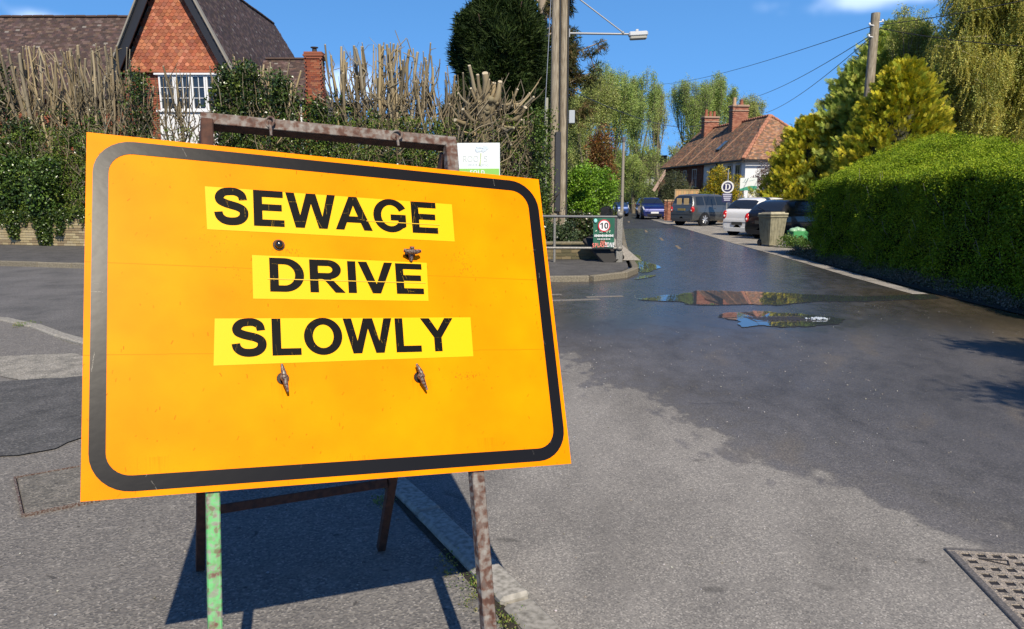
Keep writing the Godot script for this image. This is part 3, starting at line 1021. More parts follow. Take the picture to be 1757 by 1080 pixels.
func build_road_sign() -> void:
	var base := Vector3(-0.75, 0.0, -2.35)
	var rt := thing("road_sign", "big orange temporary road sign reading SEWAGE DRIVE SLOWLY on a rusty A-frame at the kerb", "road sign", base)
	var bas := Basis(Vector3(0.90157, -0.08163, -0.42486), Vector3(-0.09964, 0.91646, -0.38753), Vector3(0.421, 0.39172, 0.81812)).orthonormalized()
	var bx := Transform3D(bas, Vector3(-1.09983, 1.71306, -2.05502) - base)
	var W := 1.318
	var H := 0.941
	# board
	var om := StandardMaterial3D.new()
	om.albedo_texture = orange_tex()
	om.albedo_color = Color(1, 1, 1)
	om.roughness = 0.42
	om.metallic_specular = 0.16
	var g := Geo.new()
	var c := [Vector3(0, 0, 0), Vector3(W, 0, 0), Vector3(W, -H, 0), Vector3(0, -H, 0)]
	g.quad(bx * c[0], bx * c[1], bx * c[2], bx * c[3])
	var board := part("sign_face", g, om, rt)
	g = Geo.new()
	g.box(Vector3(W, H, 0.004), bx * Transform3D(Basis(), Vector3(W / 2, -H / 2, -0.0035)), .001)
	part("backing_plate", g, mat(.36, .36, .35, .6, .3), rt)
	# black border with rounded corners
	var bm := StandardMaterial3D.new()
	bm.albedo_texture = scratch_tex(Color(.09, .085, .09), Color(.62, .6, .55), 90, Vector2i(1024, 768), 9, false)
	bm.albedo_color = Color(1, 1, 1)
	bm.uv1_scale = Vector3(0.74, -1.02, 1)
	bm.roughness = 0.29
	bm.metallic_specular = 0.33
	bm.heightmap_enabled = true
	bm.heightmap_texture = ntex(512, 0.06, FastNoiseLite.TYPE_SIMPLEX_SMOOTH, 3, null, 12)
	bm.heightmap_scale = 0.008
	g = Geo.new()
	ring(g, rrect(.015, -H + .015, W - .013, -.015, .095), rrect(.051, -H + .053, W - .05, -.050, .058), bx, 0.0012)
	part("black_border", g, bm, rt)
	# yellow overlay panels with lettering
	var ym := StandardMaterial3D.new()
	ym.albedo_color = Color(.98, .745, .0)
	ym.metallic_specular = 0.3
	ym.albedo_texture = MT.soft
	ym.uv1_triplanar = true
	ym.uv1_scale = Vector3.ONE * 0.4
	ym.albedo_texture = null
	ym.roughness = 0.45
	var lm := StandardMaterial3D.new()
	lm.albedo_texture = scratch_tex(Color(.06, .055, .058), Color(.8, .62, .1), 420, Vector2i(1024, 512), 15, false)
	lm.uv1_scale = Vector3(1.0, -2.0, 1)
	lm.roughness = 0.55
	lm.metallic_specular = 0.2
	var seam := mat(.85, .5, .01, .5)
	for q in [
		["SEWAGE", [Vector2(.2825, -.124), Vector2(.9987, -.1162), Vector2(.9974, -.2391), Vector2(.2864, -.2477)], Vector2(.3066, -.2300), Vector2(.9446, -.2163), .1055, .0985, 0.66, .03],
		["DRIVE", [Vector2(.3992, -.3141), Vector2(.9006, -.3126), Vector2(.8966, -.4321), Vector2(.3987, -.438)], Vector2(.4413, -.4158), Vector2(.8834, -.4105), .0955, .0915, 0.0, .036],
		["SLOWLY", [Vector2(.3009, -.4946), Vector2(1.0267, -.4802), Vector2(1.0246, -.6014), Vector2(.2959, -.6209)], Vector2(.3427, -.5965), Vector2(.9583, -.5835), .1010, .0985, -1.0, 0.0]]:
		g = Geo.new()
		var pg := PackedVector2Array(q[1])
		g.poly(pg, bx, 0.0009)
		var tp := part("text_panel", g, ym, rt)
		letters(rt, tp, q[0], bx, q[2], q[3], q[4], q[5], lm, true)
		if q[6] >= 0.0:
			g = Geo.new()
			var a: Vector2 = q[2].lerp(q[3], q[6]) + Vector2(-.004, q[7])
			var b: Vector2 = q[3] + Vector2(.008, q[7] - .001)
			g.poly(PackedVector2Array([a, b, b + Vector2(0, -.0021), a + Vector2(0, -.0021)]), bx, 0.0026)
			part("film_joint", g, seam, tp)
	# fixings
	var dk := mat(.03, .025, .022, .35, .5)
	var rm := tri_tex(mat(1, 1, 1, .5, .35), MT.rust, 9.0)
	for q in [[.471, -.2814, 0], [.8497, -.2867, 1], [.4683, -.658, 2], [.8495, -.6621, 3]]:
		g = Geo.new()
		var cp := func(x: float, y: float, z: float) -> Vector3: return bx * Vector3(q[0] + x, q[1] + y, z)
		g.tube([cp.call(0, 0, .0014), cp.call(0, 0, .0034)], [.0165, .0155], 16)
		part("bolt_washer", g, dk, rt)
		g = Geo.new()
		if q[2] == 0:
			g.ball(cp.call(0, 0, .006), Vector3.ONE * .0125, 12, 8)
			part("bolt_head", g, mat(.1, .1, .1, .18, .9), rt)
			continue
		g.tube([cp.call(0, 0, .002), cp.call(0, 0, .026)], [.008, .006], 10)
		if q[2] == 1:
			g.tube([cp.call(-.026, .002, .024), cp.call(-.012, -.002, .026), cp.call(.012, -.002, .026), cp.call(.026, .002, .024)], [.005, .0075, .0075, .005], 8)
			g.tube([cp.call(-.006, .01, .024), cp.call(.006, .01, .024)], [.005, .005], 8)
			g.tube([cp.call(0, -.004, .012), cp.call(.001, -.024, .004)], [.009, .005], 8)
		else:
			var s: float = .0 if q[2] == 2 else .006
			g.tube([cp.call(-.004 - s, .036, .016), cp.call(-.001, .012, .022), cp.call(.003, -.014, .022), cp.call(.009 + s, -.04, .018)], [.0035, .007, .007, .003], 8)
			g.ball(cp.call(0, 0, .02), Vector3(.011, .011, .011), 8, 6)
		part("wing_nut", g, rm, rt)
	# frame: front legs lie in the plane of the board
	var rust := tri_tex(mat(1, 1, 1, .72, .1), MT.rust, 2.2)
	var drust := tri_tex(mat(1, 1, 1, .85), MT.dark_rust, 3.0)
	var green := tri_tex(mat(1, 1, 1, .6), MT.green_paint, 1.9)
	var off := -0.027
	var nrm := bas.z
	var foot := func(x: float, gy: float) -> float: return (gy - (bx * Vector3(x, 0, off)).y) / bas.y.y
	var yl: float = foot.call(.289, .07)
	var yr: float = foot.call(1.003, .0)
	# the left leg is green below the board and rusty above
	g = Geo.new()
	g.bar(bx * Vector3(.2905, -.62, off), bx * Vector3(.289, yl, off), .033, .033, nrm, .003)
	part("front_leg", g, green, rt, "", "green painted front leg with rust showing through")
	g = Geo.new()
	g.bar(bx * Vector3(.2925, .088, off), bx * Vector3(.2905, -.62, off), .033, .033, nrm, .003)
	part("front_upright", g, drust, rt)
	g = Geo.new()
	g.bar(bx * Vector3(1.022, .10, off), bx * Vector3(1.0035, yr, off), .038, .036, nrm, .003)
	part("front_leg", g, rust, rt)
	# top angle bar
	g = Geo.new()
	var ba := bx * Vector3(.277, .094, -.026)
	var bb := bx * Vector3(1.045, .115, -.026)
	g.bar(ba, bb, .033, .006, nrm, .001)
	var dn := -nrm * .02 - bas.y * .0
	part("top_bar", g, rust, rt)
	g = Geo.new()
	g.bar(ba - bas.y * .0155 - nrm * .021, bb - bas.y * .0155 - nrm * .021, .005, .036, nrm, .001)
	part("top_bar_flange", g, drust, rt)
	# clips hanging over the top bar
	for q in [[.462, .09, 0.0], [.842, .096, 0.7]]:
		g = Geo.new()
		var pp := []
		for k in 15:
			var a := TAU * k / 14.0
			pp.append(bx * Vector3(q[0] + cos(a) * .011 * (1.0 + q[2] * .5), q[1] + .012 + sin(a) * .015, -.018 + cos(a) * .008))
		g.tube(pp, [.0038], 6, false)
		g.tube([bx * Vector3(q[0], q[1] + .012, -.014), bx * Vector3(q[0] + .002, q[1] - .035 + q[2] * .012, -.012)], [.005, .004], 6)
		part("retaining_clip", g, rust, rt)
	# rear legs swing back from the top bar
	var hl := bx * Vector3(.2925, .07, -.065)
	var hr := bx * Vector3(1.022, .09, -.065)
	var fl := Vector3(-1.262, .07, -2.885) - base
	var fr := Vector3(-.56, .07, -3.06) - base
	g = Geo.new()
	g.bar(hl, fl, .034, .034, nrm, .003)
	part("rear_leg", g, drust, rt)
	g = Geo.new()
	g.bar(hr, fr, .034, .034, nrm, .003)
	part("rear_leg", g, drust, rt)
	g = Geo.new()
	g.bar(hl.lerp(fl, .825) + (hr - hl).normalized() * .018, hr.lerp(fr, .79) - (hr - hl).normalized() * .018, .035, .03, nrm, .003)
	part("rear_cross_bar", g, drust, rt)
	g = Geo.new()
	g.bar(bx * Vector3(.31, -.30, off), bx * Vector3(.995, -.30, off), .03, .03, nrm, .003)
	part("front_cross_bar", g, drust, rt)
	g = Geo.new()
	g.bar(bx * Vector3(.31, -.66, off), bx * Vector3(.995, -.66, off), .03, .03, nrm, .003)
	part("front_cross_bar", g, drust, rt)

# ---------------------------------------------------------------- bricks, tiles
func brick_mesh(c: Color, l := 0.215, h := 0.065, d := 0.05) -> ArrayMesh:
	var g := Geo.new()
	g.col = c
	g.box(Vector3(l, h, d), Transform3D(), 0.004)
	return g.mesh()

# wall face: xf has its origin at the lower left corner, x along the wall, z outwards
func brick_field(parent: Node3D, xf: Transform3D, len: float, courses: int, cs: Array, single: bool, skip: Array = []) -> void:
	var ms := []
	var ts := []
	for c in cs:
		ms.append(brick_mesh(c)); ts.append([])
	for k in courses:
		var x := 0.1125 if k % 2 == 0 else 0.0
		while x < len + 0.02:
			var p := Vector3(clampf(x, 0.06, len - 0.06), 0.0375 + k * 0.075, rf(-.004, .003))
			x += 0.225
			var hit := false
			for s in skip:
				if p.x > s[0] and p.x < s[1] and p.y > s[2] and p.y < s[3]: hit = true
			if hit: continue
			var q := rng.randi() % cs.size()
			var t := xf * Transform3D(Basis(Vector3.UP, rf(-.012, .012)) * Basis(Vector3.BACK, rf(-.01, .01)), p)
			if single:
				var o := part("brick", ms[q], MT.tile, parent)
				o.transform = t
			else:
				ts[q].append(t)
	if not single:
		for q in cs.size():
			if ts[q].size(): multi("brick", ms[q], MT.tile, ts[q], [Color.WHITE], parent)

func tile_mesh(w: float, l: float, round_end: bool) -> ArrayMesh:
	var g := Geo.new()
	if not round_end:
		g.box(Vector3(w * 0.97, l, 0.014), Transform3D(Basis(), Vector3(0, l * .5, 0)), 0.0)
		return g.mesh()
	var pg := PackedVector2Array([Vector2(w * .485, l), Vector2(-w * .485, l), Vector2(-w * .485, w * .45)])
	for k in range(1, 8):
		var a := PI + PI * k / 8.0
		pg.append(Vector2(cos(a) * w * .485, w * .45 + sin(a) * w * .45))
	pg.append(Vector2(w * .485, w * .45))
	g.poly(pg, Transform3D(), 0.007, 0.014)
	return g.mesh()

# courses of tiles on the plane quad lower-left, lower-right, upper-right, upper-left
func tile_courses(called: String, parent: Node3D, ll: Vector3, lr: Vector3, ur: Vector3, ul: Vector3, tw: float, gauge: float, cols: Array, round_end := false, tilt := 0.06) -> void:
	var mesh := tile_mesh(tw, gauge * 1.5, round_end)
	var up := ((ul + ur) - (ll + lr)) * 0.5
	var x := (lr - ll).normalized()
	var y := (up - x * up.dot(x))
	var hgt := y.length()
	y = y.normalized()
	var z := x.cross(y).normalized()
	var rows := int(hgt / gauge)
	var ts := []
	for k in rows:
		var f := (k + 0.0) / rows
		var f2 := (k + 0.5) / rows
		var a := ll.lerp(ul, f2)
		var b := lr.lerp(ur, f2)
		var base := ll.lerp(ul, f)
		var w := a.distance_to(b)
		var off := (tw * 0.5 if k % 2 else 0.0)
		# keep columns aligned in world terms along the eave
		var s0 := (a - ll).dot(x)
		var i := int(ceil((s0 - off) / tw))
		while i * tw + off < s0 + w:
			var p := ll + x * (i * tw + off) + y * (hgt * f)
			var bb := Basis(x, y, z) * Basis(Vector3.RIGHT, tilt + rf(-.015, .015)) * Basis(Vector3.BACK, rf(-.02, .02))
			ts.append(Transform3D(bb, p + z * (0.02 + rf(-.003, .004))))
			i += 1
	multi(called, mesh, MT.tile, ts, cols, parent)

func slab(g: Geo, a: Vector3, b: Vector3, c: Vector3, d: Vector3, th := 0.06) -> void:
	var nr := (b - a).cross(d - a).normalized() * absf(th)
	if nr.y < 0.0: nr = -nr
	g.quad(a, b, c, d)
	g.quad(a - nr, b - nr, c - nr, d - nr)
	for e in [[a, b], [b, c], [c, d], [d, a]]:
		g.quad(e[0], e[1], e[1] - nr, e[0] - nr)

# ---------------------------------------------------------------- garden wall and the cut back hedge
func wall_z(x: float) -> float:
	return -23.6 + 0.25 * (x + 15.6)

func build_wall_and_hedge() -> void:
	var dirx := Vector3(0.970, 0, 0.2425).normalized()
	var wxf := func(x: float) -> Transform3D:
		return Transform3D(Basis(dirx, Vector3.UP, dirx.cross(Vector3.UP)), Vector3(x, 0.1, wall_z(x)))
	var wall := thing("garden_wall", "low buff brick wall under the cut back hedge, across the side road", "wall")
	var buff := []
	for c in [[.36, .29, .16], [.42, .35, .2], [.3, .235, .13], [.38, .31, .19], [.25, .19, .11]]: buff.append(Color(c[0], c[1], c[2]))
	var g := Geo.new()
	var t: Transform3D = wxf.call(-20.0)
	g.box(Vector3(20.0, 0.86, 0.2), t * Transform3D(Basis(), Vector3(10.0, .42, -0.125)))
	part("mortar", g, mat(.34, .31, .24, .95), wall)
	brick_field(wall, wxf.call(-16.6), 4.6, 11, buff, true)
	brick_field(wall, wxf.call(-20.0), 3.45, 11, buff, false)
	brick_field(wall, wxf.call(-12.1), 11.8, 11, buff, false)
	g = Geo.new()
	g.box(Vector3(20.0, 0.06, 0.26), t * Transform3D(Basis(), Vector3(10.0, .885, -0.11)), .012)
	part("coping", g, tri_tex(mat(.7, .66, .55, .9), MT.concrete, 1.0), wall)

	var ivy_cols := palette([Color(.035, .065, .014), Color(.06, .1, .02), Color(.1, .15, .03), Color(.022, .045, .012), Color(.13, .17, .03)], .35)
	var young := palette([Color(.2, .29, .035), Color(.14, .23, .03), Color(.27, .34, .05), Color(.1, .17, .03)], .3)
	# x, top, stems, stem radius, ivy from, ivy to, ivy clusters, young leaves, width, what it looks like
	var list := [
		[-15.9, 5.7, 7, .05, .8, 5.4, 1500, 60, 1.3, "ivy smothered cut stump, leftmost at the picture edge"],
		[-14.6, 6.0, 10, .06, .7, 3.6, 850, 300, 1.1, "pollarded trunks with thick pale stubs, second from the left end"],
		[-13.4, 5.9, 13, .06, .9, 4.0, 400, 420, 1.1, "thick grey pollard stems in front of the dark roof"],
		[-12.3, 5.9, 14, .05, 1.2, 3.8, 260, 340, 1.0, "close set bare stems left of the tile hung gable"],
		[-11.35, 5.8, 8, .04, 1.5, 2.8, 120, 90, .8, "slim bare stems crossing the left edge of the gable"],
		[-10.75, 5.2, 7, .04, 1.6, 4.9, 380, 60, .5, "ivy column with slim stems in front of the gable window"],
		[-9.6, 5.2, 6, .03, 1.5, 2.7, 90, 70, .6, "slim forked stems before the white window"],
		[-7.98, 5.35, 9, .04, 1.6, 4.85, 950, 110, .75, "dense dark ivy mound right of the white window"],
		[-7.35, 5.4, 10, .04, 1.6, 4.95, 1150, 120, 1.0, "dense ivy mound below the end of the dark roof"],
		[-6.35, 5.2, 8, .035, 1.6, 4.6, 850, 110, .8, "ivy mound with short stubs left of the brick chimney"],
		[-5.3, 4.5, 4, .03, 1.6, 3.9, 850, 260, .9, "low ivy and leaves in front of the brick chimney"],
		[-4.5, 5.55, 9, .045, 1.6, 4.0, 240, 330, .7, "tall bare poles with cut tips right of the brick chimney"],
		[-3.65, 5.6, 17, .045, 1.6, 3.5, 220, 340, .9, "thicket of straight cut poles behind the top bar of the sign"],
		[-2.75, 5.5, 18, .045, 1.6, 3.4, 200, 340, .9, "thicket of grey poles left of the dark yew"],
		[-1.95, 5.0, 11, .035, 1.5, 3.3, 160, 300, .8, "thin uneven shoots in front of the dark yew"],
		[0.25, 3.5, 17, .026, .8, 2.6, 130, 260, .8, "bowed brown shoots beside the double wooden pole"],
	]
	for q in list: cut_tree(q, ivy_cols, young)
	knobby_pollard(ivy_cols, young)
	# ivy hanging over the wall
	for q in [[-15.0, .5, 150, "narrow strand of ivy hanging down the brick wall at the left"], [-13.9, .75, 330, "broad bunch of dark ivy hanging down the brick wall nearest the sign"], [-13.35, .4, 70, "thin wisp of ivy hanging on the wall right beside the sign edge"]]:
		var o := thing("trailing_ivy", q[3], "ivy", Vector3(q[0], .95, wall_z(q[0]) + .04), 0.0, "ivy trailing over the wall")
		var ts := []
		for k in q[2]:
			var f := rng.randf()
			ts.append(aim(Vector3(rf(-.22, .22) * (1.15 - f * .6) * q[1] * 1.6, .12 - f * .9 * minf(1.0, q[1] + .3), rf(0, .12)), Vector3(rf(-.5, .5), rf(-.6, .2), 1), rf(.55, .9), rf(0, TAU)))
		multi("leaves", MT.m_ivy, MT.glossy_leaf, ts, ivy_cols, o)
	var fr := thing("ivy_fringe", "fringe of dark ivy covering the top of the low brick wall at the left", "ivy", Vector3(-14.4, .98, wall_z(-14.4)))
	var fts := []
	for k in 900:
		var fx := rf(-2.4, 2.4)
		fts.append(aim(Vector3(fx, rng.randfn(.04, .1) - .12 * absf(sin(fx * 4.0)), fx * .25 + rf(-.15, .1)), Vector3(rf(-.6, .6), rf(-.3, .6), 1), rf(.5, .9), rf(0, TAU)))
	multi("leaves", MT.m_ivy, MT.glossy_leaf, fts, ivy_cols, fr)
	# evergreen shrub bulging over the wall
	for q in [[-15.6, 2.0, 1.3, 1.6, 1700, "dark glossy evergreen bush spilling over the wall at the left edge"], [-13.75, 1.75, .8, 1.0, 800, "mixed green ivy bush over the wall beside the left edge of the sign"]]:
		var o := thing("evergreen_bush", q[5], "bush", Vector3(q[0], .1, wall_z(q[0]) - .25))
		blobs("leaves", o, MT.m_ivy, MT.glossy_leaf, Vector3(0, q[1], 0), Vector3(q[2], q[3], .75), q[4], .6, 1.05, palette([Color(.04, .08, .016), Color(.07, .13, .025), Color(.13, .2, .04), Color(.025, .05, .012)], .35), 9)
		var tr := Geo.new()
		tr.col = Color(.1, .07, .045)
		for k in 5: tr.tube([Vector3(rf(-.3, .3), 0, 0), Vector3(rf(-.6, .6), q[1] + rf(0, .8), rf(-.1, .1))], [.03, .012], 5)
		part("stems", tr, MT.bark, o)

func bark_col() -> Color:
	var b := rf(.55, 1.8)
	var gy := rf(0.0, 1.0)
	return Color(lerpf(.25, .2, gy) * b, lerpf(.19, .175, gy) * b, lerpf(.1, .125, gy) * b)

func cut_tree(q: Array, ivy_cols: Array, young: Array) -> void:
	var z := wall_z(q[0]) - .85
	var o := thing("cut_back_tree", q[9], "cut tree", Vector3(q[0], .13, z), 0.0, "cut back hedge trees behind the wall")
	var top: float = q[1] - .13
	var wid: float = q[8]
	# old boles
	var g := Geo.new()
	var heads := []
	for k in 3:
		var bx := (k - 1) * wid * .32 + rf(-.1, .1)
		var h := top * rf(.38, .52)
		g.col = bark_col()
		var p1 := Vector3(bx + rf(-.1, .1), h * .5, rf(-.15, .15))
		var p2 := Vector3(bx + rf(-.18, .18), h, rf(-.2, .2))
		var r: float = q[3] * 1.7
		g.tube([Vector3(bx, -.1, 0), p1, p2], [r * 1.2, r, r * .95], 7)
		g.ball(p2, Vector3(1.15, .9, 1.15) * r, 8, 6)
		heads.append(p2)
	part("bole", g, MT.bark, o)
	var pale := mat(.52, .44, .3, .9)
	for k in int(q[2] * 1.7):
		var hd: Vector3 = heads[rng.randi() % 3]
		var e := Vector3(((k + rf(.1, .9)) / (q[2] * 1.7) - .5) * wid * 1.35 + rng.randfn(0, .1), top - absf(rng.randfn(0, .38)), rf(-.4, .35))
		if rng.randf() < .25: e.y -= rf(.4, 1.3)
		var r: float = q[3] * lerpf(.32, 1.15, pow(rng.randf(), 1.5))
		var mid := hd.lerp(e, rf(.35, .55)) + Vector3(rng.randfn(0, .18), -.05, rf(-.08, .08))
		mid.x = lerpf(mid.x, e.x, .45)
		g = Geo.new()
		g.col = bark_col()
		g.tube([hd, hd.lerp(mid, .5) + rdir(rng) * .06, mid, mid.lerp(e, .35) + rdir(rng) * .035, mid.lerp(e, .7) + rdir(rng) * .03, e], [r * 1.3, r * 1.0, r * 1.08, r * .86, r * .92, r * .78], 6)
		# some fork half way up
		if rng.randf() < .45:
			var e2 := e + Vector3(rf(-.4, .4), rf(-.7, .05), rf(-.25, .25))
			var fm := mid.lerp(e2, .5) + Vector3(signf(e2.x - e.x) * rf(.03, .12), 0, 0)
			g.tube([mid, fm, fm.lerp(e2, .5) + rdir(rng) * .03, e2], [r * .85, r * .62, r * .6, r * .5], 6)
		# side snags
		for s in rng.randi() % 4:
			var f := mid.lerp(e, rf(.1, .9))
			g.tube([f, f + Vector3(rf(-.15, .15), rf(.05, .2), rf(-.1, .1)), f + Vector3(rf(-.35, .35), rf(.15, .65), rf(-.2, .2))], [r * .5, r * .4, r * .25], 5)
		var st := part("stem", g, MT.bark, o)
		var c := Geo.new()
		var d := (e - mid).normalized()
		c.tube([e - d * .01, e + (d + Vector3(rf(-.3, .3), 0, rf(.1, .5))) * .012], [r * .8, r * .74], 7)
		part("cut_end", c, pale, st)
	# fine twigs
	g = Geo.new()
	for k in int(110 + q[2] * 9.0):
		g.col = bark_col() * rf(.35, .95)
		var a := Vector3(rf(-.8, .8) * wid, rf(.12, .74) * top, rf(-.45, .5))
		var b := a + Vector3(rf(-.5, .5), rf(.1, 1.0), rf(-.25, .25))
		var m := (a + b) * .5 + Vector3(rf(-.14, .14), rf(-.06, .06), rf(-.06, .06))
		var tr := rf(.006, .022)
		g.tube([a, m, b], [tr, tr * .8, tr * .5], 4, false)
	part("twigs", g, MT.bark, o, "stuff")
	# ivy and young leaves
	var ts := []
	for k in int(q[6]):
		var f := rng.randf()
		var y := lerpf(q[4], q[5], f) + rf(-.15, .15)
		var w: float = wid * (0.75 if f < .8 else 0.75 * sqrt((1.02 - f) / .22))
		var p := Vector3(rng.randfn(0, .45) * w, y, rng.randfn(0.08, .24))
		ts.append(aim(p, Vector3(rf(-.7, .7), rf(-.2, .8), rf(.2, 1)), rf(.6, 1.0), rf(0, TAU)))
	multi("ivy_leaves", MT.m_ivy, MT.glossy_leaf, ts, ivy_cols, o)
	ts = []
	for k in int(q[7]) * 2:
		var p := Vector3(rng.randfn(0, .6) * wid, lerpf(.9, 3.4, pow(rng.randf(), 1.3)), rng.randfn(.25, .25))
		ts.append(aim(p, Vector3(rf(-.7, .7), rf(-.1, .9), rf(.2, 1)), rf(.5, .85), rf(0, TAU)))
	multi("young_leaves", MT.m_leaf, MT.leaf, ts, young, o)
	# dark leafy skirt that closes the hedge low down
	ts = []
	for k in 300:
		var p := Vector3(rf(-.75, .75) * wid, rf(.6, 2.5), rf(-.7, .1))
		ts.append(aim(p, Vector3(rf(-.7, .7), rf(-.2, .8), rf(.2, 1)), rf(.8, 1.2), rf(0, TAU)))
	multi("inner_leaves", MT.m_ivy, MT.glossy_leaf, ts, ivy_cols, o)

func knobby_pollard(ivy_cols: Array, young: Array) -> void:
	var o := thing("pollard_tree", "stout knobbly pollard with pale sawn stubs and side branches left of the wooden pole", "cut tree", Vector3(-.72, .13, -20.5), 0.0, "cut back hedge trees behind the wall")
	var pale := mat(.47, .4, .28, .9)
	var g := Geo.new()
	g.col = Color(.17, .14, .085)
	g.tube([Vector3(.3, -.1, 0), Vector3(.22, 1.0, 0), Vector3(.26, 1.8, .03), Vector3(.08, 2.5, .05), Vector3(.05, 3.1, .05), Vector3(.02, 3.5, .1)], [.2, .17, .19, .16, .2, .22], 10)
	g.ball(Vector3(.02, 3.6, .1), Vector3(.24, .26, .22), 10, 8)
	g.ball(Vector3(.22, 3.75, .1), Vector3(.2, .17, .18), 10, 8)
	for k in 22:
		var kd := rdir(rng)
		g.col = Color(.2, .165, .1) * rf(.6, 1.3)
		g.ball(Vector3(.1, 3.66, .1) + kd * Vector3(.3, .26, .24), Vector3.ONE * rf(.05, .12), 7, 5)
	part("trunk", g, MT.bark, o)
	for q in [[-.14, 4.4, .1, .045], [.05, 4.42, .2, .09], [.27, 4.2, .1, .055], [.42, 4.22, .2, .065], [.13, 4.3, .0, .045], [-.3, 4.05, .3, .035], [-.34, 4.6, .2, .045], [-.7, 3.3, .3, .05], [-.5, 3.55, .35, .04], [1.15, 3.95, .2, .028], [1.25, 3.85, .3, .03], [1.05, 3.6, .25, .055], [.85, 4.05, .1, .035], [.75, 3.1, .4, .035], [-.62, 3.95, .2, .03], [.95, 3.3, .3, .03], [1.2, 3.2, .1, .022], [-.85, 3.7, .1, .025], [.7, 2.7, .3, .03]]:
		var e := Vector3(q[0], q[1], q[2] + .15)
		var s := Vector3(.05 + q[0] * .3, 3.62 - (.35 if q[1] < 3.8 else .0) + rf(-.12, .1), .1)
		g = Geo.new()
		g.col = bark_col() * 1.1
		var r: float = q[3]
		var m := s.lerp(e, .5) + Vector3(q[0] * .14, -.12 if absf(q[0]) > .7 else .0, .05)
		g.tube([s, s.lerp(m, .5) + rdir(rng) * r * .4, m + rdir(rng) * r * .3, m.lerp(e, .5) + rdir(rng) * r * .35, e], [r * 1.5, r * 1.15, r * 1.2, r * .95, r * .92], 9)
		var st := part("stub", g, MT.bark, o)
		var c := Geo.new()
		var d := (e - m).normalized()
		c.tube([e - d * .005, e + (d + Vector3(0, 0, .8)).normalized() * .03], [r * .92, r * .86], 9)
		part("cut_end", c, pale, st)
	g = Geo.new()
	for k in 420:
		g.col = bark_col() * rf(.5, 1.2)
		var a := Vector3(rf(-.75, 1.05), rf(.8, 3.75), rf(-.2, .45))
		var b := a + Vector3(rf(-.2, .7), rf(.1, .9), rf(-.1, .3))
		g.tube([a, (a + b) * .5 + Vector3(rf(-.05, .16), rf(-.12, .05), .02), b], [.02, .015, .007], 4, false)
	part("twigs", g, MT.bark, o, "stuff")
	var ts := []
	for k in 320:
		ts.append(aim(Vector3(rng.randfn(.2, .6), lerpf(.8, 3.4, rng.randf()), rng.randfn(.2, .25)), Vector3(rf(-.7, .7), rf(-.1, .9), rf(.2, 1)), rf(.5, .85), rf(0, TAU)))
	multi("young_leaves", MT.m_leaf, MT.leaf, ts, young, o)
	ts = []
	for k in 420:
		ts.append(aim(Vector3(rf(-.9, .9), rf(.5, 2.2), rf(-.7, .1)), Vector3(rf(-.7, .7), rf(-.2, .8), rf(.2, 1)), rf(.7, 1.1), rf(0, TAU)))
	multi("ivy_leaves", MT.m_ivy, MT.glossy_leaf, ts, ivy_cols, o)

# leaf clusters on the skins of several overlapping lobes
func blobs(called: String, parent: Node, mesh: Mesh, m: Material, c: Vector3, r: Vector3, n: int, s0: float, s1: float, cols: Array, lobes := 7, up := 0.25) -> void:
	var lb := []
	for k in lobes:
		var d := rdir(rng) * rf(.35, .72)
		lb.append([c + d * r, rf(.38, .58)])
	lb.append([c, .62])
	var ts := []
	for k in n:
		var l: Array = lb[rng.randi() % lb.size()]
		var d := rdir(rng)
		var q: float = l[1] * pow(rng.randf(), .33)
		ts.append(aim(l[0] + d * r * q, d + Vector3(0, up, 0) + rdir(rng) * .4, rf(s0, s1), rf(0, TAU)))
	multi(called, mesh, m, ts, cols, parent)

# ---------------------------------------------------------------- the large house behind the hedge
func window_unit(parent: Node3D, xf: Transform3D, w: float, h: float, cols: int, rows: int, fm: Material, bar := 0.022, called := "window") -> void:
	# xf: origin at the lower left, x to the right, y up, z outwards
	var g := Geo.new()
	var f := 0.06
	for e in [[w / 2, f / 2, w, f], [w / 2, h - f / 2, w, f], [f / 2, h / 2, f, h - 2 * f], [w - f / 2, h / 2, f, h - 2 * f]]:
		g.box(Vector3(e[2], e[3], .07), xf * Transform3D(Basis(), Vector3(e[0], e[1], 0)), .006)
	var wi := part(called, g, fm, parent)
	g = Geo.new()
	g.box(Vector3(w - 2 * f, h - 2 * f, .008), xf * Transform3D(Basis(), Vector3(w / 2, h / 2, -.02)))
	part("pane", g, MT.darkglass, wi)
	for k in range(1, cols):
		g = Geo.new()
		g.box(Vector3(bar, h - 2 * f, .03), xf * Transform3D(Basis(), Vector3(f + (w - 2 * f) * k / cols, h / 2, 0)), .003)
		part("glazing_bar", g, fm, wi)
	for k in range(1, rows):
		g = Geo.new()
		g.box(Vector3(w - 2 * f, bar, .026), xf * Transform3D(Basis(), Vector3(w / 2, f + (h - 2 * f) * k / rows, 0)), .003)
		part("glazing_bar", g, fm, wi)

